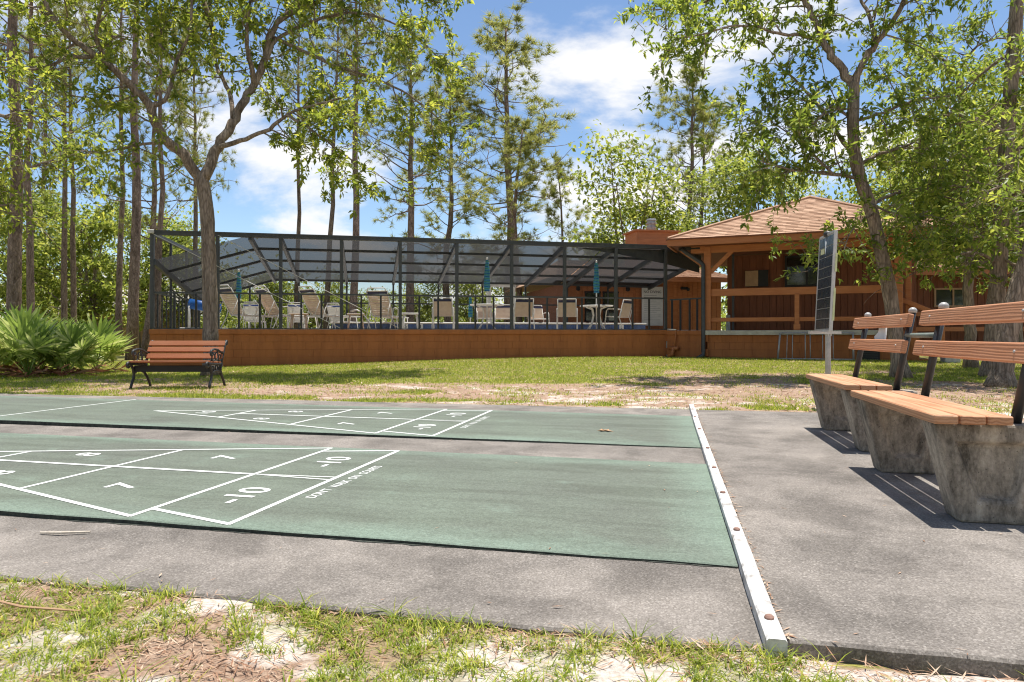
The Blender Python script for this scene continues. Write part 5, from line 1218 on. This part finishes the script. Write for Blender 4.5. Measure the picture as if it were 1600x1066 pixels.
b = (np.arange(m_)*7)[:, None]; lp = np.concatenate([np.concatenate([b+i, b+j, b+q], 1) for i, j, q in ((0, 1, 3), (0, 3, 2), (2, 3, 5), (2, 5, 4), (4, 5, 6))], 1).ravel()
tag(link('verge_grass', npmesh('verge_grass', V.reshape(-1, 3), lp, 3, M['grass'])), 'patchy green grass tufts along the near slab edge', 'grass', kind='stuff')
# far lawn
n = 520000; y = 7.0 + 14.5*rng.random(n)**1.15; x = (rng.random(n)*2-1)*(.80*y+1.5); g, s = cover(x, y); k = (rng.random(n) < g*.9+.015) & ~on_slab(x, y, -.02) & ~in_wall(x, y)
x = x[k]; y = y[k]; n = len(x); z = theight(x, y)-.004; Dn = unit(np.stack([rng.normal(size=n)*.55, rng.normal(size=n)*.55, np.ones(n)], 1)); v, lp = blade_arrays(np.stack([x, y, z], 1), Dn, rng.uniform(.025, .065, n), rng.uniform(.006, .013, n))
cnt['lawn'] = n
tag(link('lawn_grass', npmesh('lawn_grass', v, lp, 3, M['grass'])), 'thin green lawn grass between the courts and the pool wall', 'grass', kind='stuff')
# litter: dry needles, leaf bits
def litter(name, n, xr, yr, ln, wd, keepf, label, seed, zoff=.006):
    rng = np.random.default_rng(seed); x = rng.uniform(*xr, n); y = rng.uniform(*yr, n); k = keepf(x, y, rng); x = x[k]; y = y[k]; n = len(x); z = theight(x, y) + zoff*rng.random(n)*2; a = rng.uniform(0, 6.28, n)
    Dn = np.stack([np.cos(a), np.sin(a), rng.normal(size=n)*.16], 1); Ln = rng.uniform(*ln, n); v, lp = leaf_arrays(np.stack([x, y, z], 1), Dn, unit(np.array([[0, 0, 1.]]) + rand_unit(n, rng)*.35), Ln, rng.uniform(*wd, n), .15)
    tag(link(name, npmesh(name, v, lp, 3, M['litter'])), label, 'litter', kind='stuff')
def kf(x, y, rng):
    g, s = cover(x, y); Xc = x*E1.x+y*E1.y; Yc = x*E2.x+y*E2.y
    return (Yc < 1.835) & ((rng.random(len(x)) < .85*(1-.75*s)*(1-.4*g)) | ((Yc > 1.72) & (Xc > -1.2) & (rng.random(len(x)) < .6)))
litter('verge_litter', 60000, (-3.0, 2.8), (.6, 2.25), (.02, .07), (.0018, .005), kf, 'dry brown needle litter along the near slab edge', 21)
def kl(x, y, rng):
    g, s = cover(x, y); return (rng.random(len(x)) < (1-.6*g)*(1-.75*s)*.8) & ~on_slab(x, y, -.03) & ~in_wall(x, y) & (np.abs(x) < .8*y+1.5)
litter('lawn_litter', 62000, (-15, 15), (7.2, 20), (.04, .13), (.008, .028), kl, 'dry brown leaf litter scattered over the sandy lawn', 22)
litter('bench_litter', 9000, (1.9, 9), (2.0, 9), (.04, .12), (.008, .022), lambda x, y, r: ((x*E1.x+y*E1.y) > 1.66) & (r.random(len(x)) < .7), 'dry brown leaf litter behind the lumber benches', 23)
def kd(x, y, rng):
    Xc = x*E1.x+y*E1.y; Yc = x*E2.x+y*E2.y; return (Xc > -8) & (Xc < 1.6) & (Yc > 1.9) & (Yc < 7.5) & (((np.abs(Xc-.305) < .016) & (rng.random(len(x)) < .9)) | (rng.random(len(x)) < .05) | ((Yc < 1.98) & (rng.random(len(x)) < .4)))
rng = np.random.default_rng(61); x = rng.uniform(-8, 4, 9000); y = rng.uniform(1.4, 8, 9000); q_ = rng.uniform(1.9, 7.5, 700); p_ = rng.normal(.305, .01, 700); x = np.concatenate([x, p_*E1.x + q_*E2.x]); y = np.concatenate([y, p_*E1.y + q_*E2.y]); k = kd(x, y, rng); x = x[k]; y = y[k]; n = len(x); a = rng.uniform(0, 6.28, n)
Xc = x*E1.x+y*E1.y; Yc = x*E2.x+y*E2.y; zc = np.where(((Yc > 2.44) & (Yc < 4.38) | (Yc > 4.98) & (Yc < 6.92)) & (Xc < .22), .0165, .0065)
v, lp = leaf_arrays(np.stack([x, y, zc], 1), np.stack([np.cos(a), np.sin(a), 0*a+.02], 1), unit(np.array([[0, 0, 1.]]) + rand_unit(n, rng)*.1), rng.uniform(.008, .04, n), rng.uniform(.002, .007, n), .1)
tag(link('slab_debris', npmesh('slab_debris', v, lp, 3, M['litter'])), 'scattered dry leaf crumbs and needles on the slab and courts', 'litter', kind='stuff')
# single things lying about
lf_ = B(); out = [(0, 0), (.03, .012), (.045, .05), (.06, .016), (.09, .018), (.115, .055), (.118, .018), (.155, .012), (.19, 0), (.155, -.012), (.118, -.02), (.11, -.05), (.085, -.016), (.06, -.018), (.04, -.045), (.03, -.012)]
vs = [(x_, y_, .008+.012*math.sin(x_*25)+.15*abs(y_)) for x_, y_ in out] + [(.095, 0, .004)]; lf_.add(vs, [(i, (i+1) % 16, 16) for i in range(16)])
o = lf_.build('fallen_leaf', pm('dry_oak_leaf', (.36, .20, .10), (.50, .31, .18), 30, .8)); o.location = C(-.55, 5.62, .0125); o.scale = (.85, .85, .6); o.rotation_euler = (0, 0, rad(-8)); tag(o, 'dry brown oak leaf lying on the far green court', 'leaf')
o = B().tube([C(-2.45, 2.26, .008), C(-2.36, 2.265, .012), C(-2.26, 2.31, .009)], [.005, .006, .004], 6).build('twig', pm('pale_dry_twig', (.45, .38, .30), (.60, .53, .44), 30, .8)); tag(o, 'short pale twig lying on the concrete before the near court', 'twig')
o = B().tube([C(-1.95, 1.63, .02), C(-1.80, 1.60, .022), C(-1.62, 1.62, .018)], [.0032, .004, .003], 6).build('twig', M['vent']); tag(o, 'thin straw coloured stalk lying in the verge grass, left', 'twig')
# far house between the left trunks
fh = empty('far_house', (-25.5, 46, 0), rad(20), 'small tan roofed house far behind the spotted pine trunk', 'house')
B().box((0, 0, 1.25), (7, 5, 2.5)).build('wall', M['vent'], fh); B().add([(-4, -3, 2.4), (4, -3, 2.4), (4, 3, 2.4), (-4, 3, 2.4), (-4, 0, 3.9), (4, 0, 3.9)], [(0, 1, 5, 4), (2, 3, 4, 5), (0, 4, 3), (1, 2, 5)]).build('roof', M['conc_light'], fh)
B().box((-1, -2.52, 1.3), (1.1, .06, 1.0)).build('window', M['glass'], fh)
# trees behind the photographer (mirrored in the clubhouse windows)
for x, y, v_, s, lb in ((-14, -16, 0, 1.5, 'leafy tree behind the photographer, far left'), (-5, -20, 1, 1.4, 'leafy tree behind the photographer, left'), (5, -18, 0, 1.5, 'leafy tree behind the photographer, centre'), (14, -15, 1, 1.4, 'leafy tree behind the photographer, right'), (23, -8, 0, 1.5, 'leafy tree behind the photographer, far right')):
    r = empty('broadleaf_tree', (x, y, -.05), x, lb, 'tree', 'leafy trees behind the photographer'); r.scale = (s, s, s)
    for nm, me in zip(('trunk', 'limbs', 'crown'), BV[v_]): tag(link(nm, me, r), kind=None if nm == 'trunk' else 'stuff')
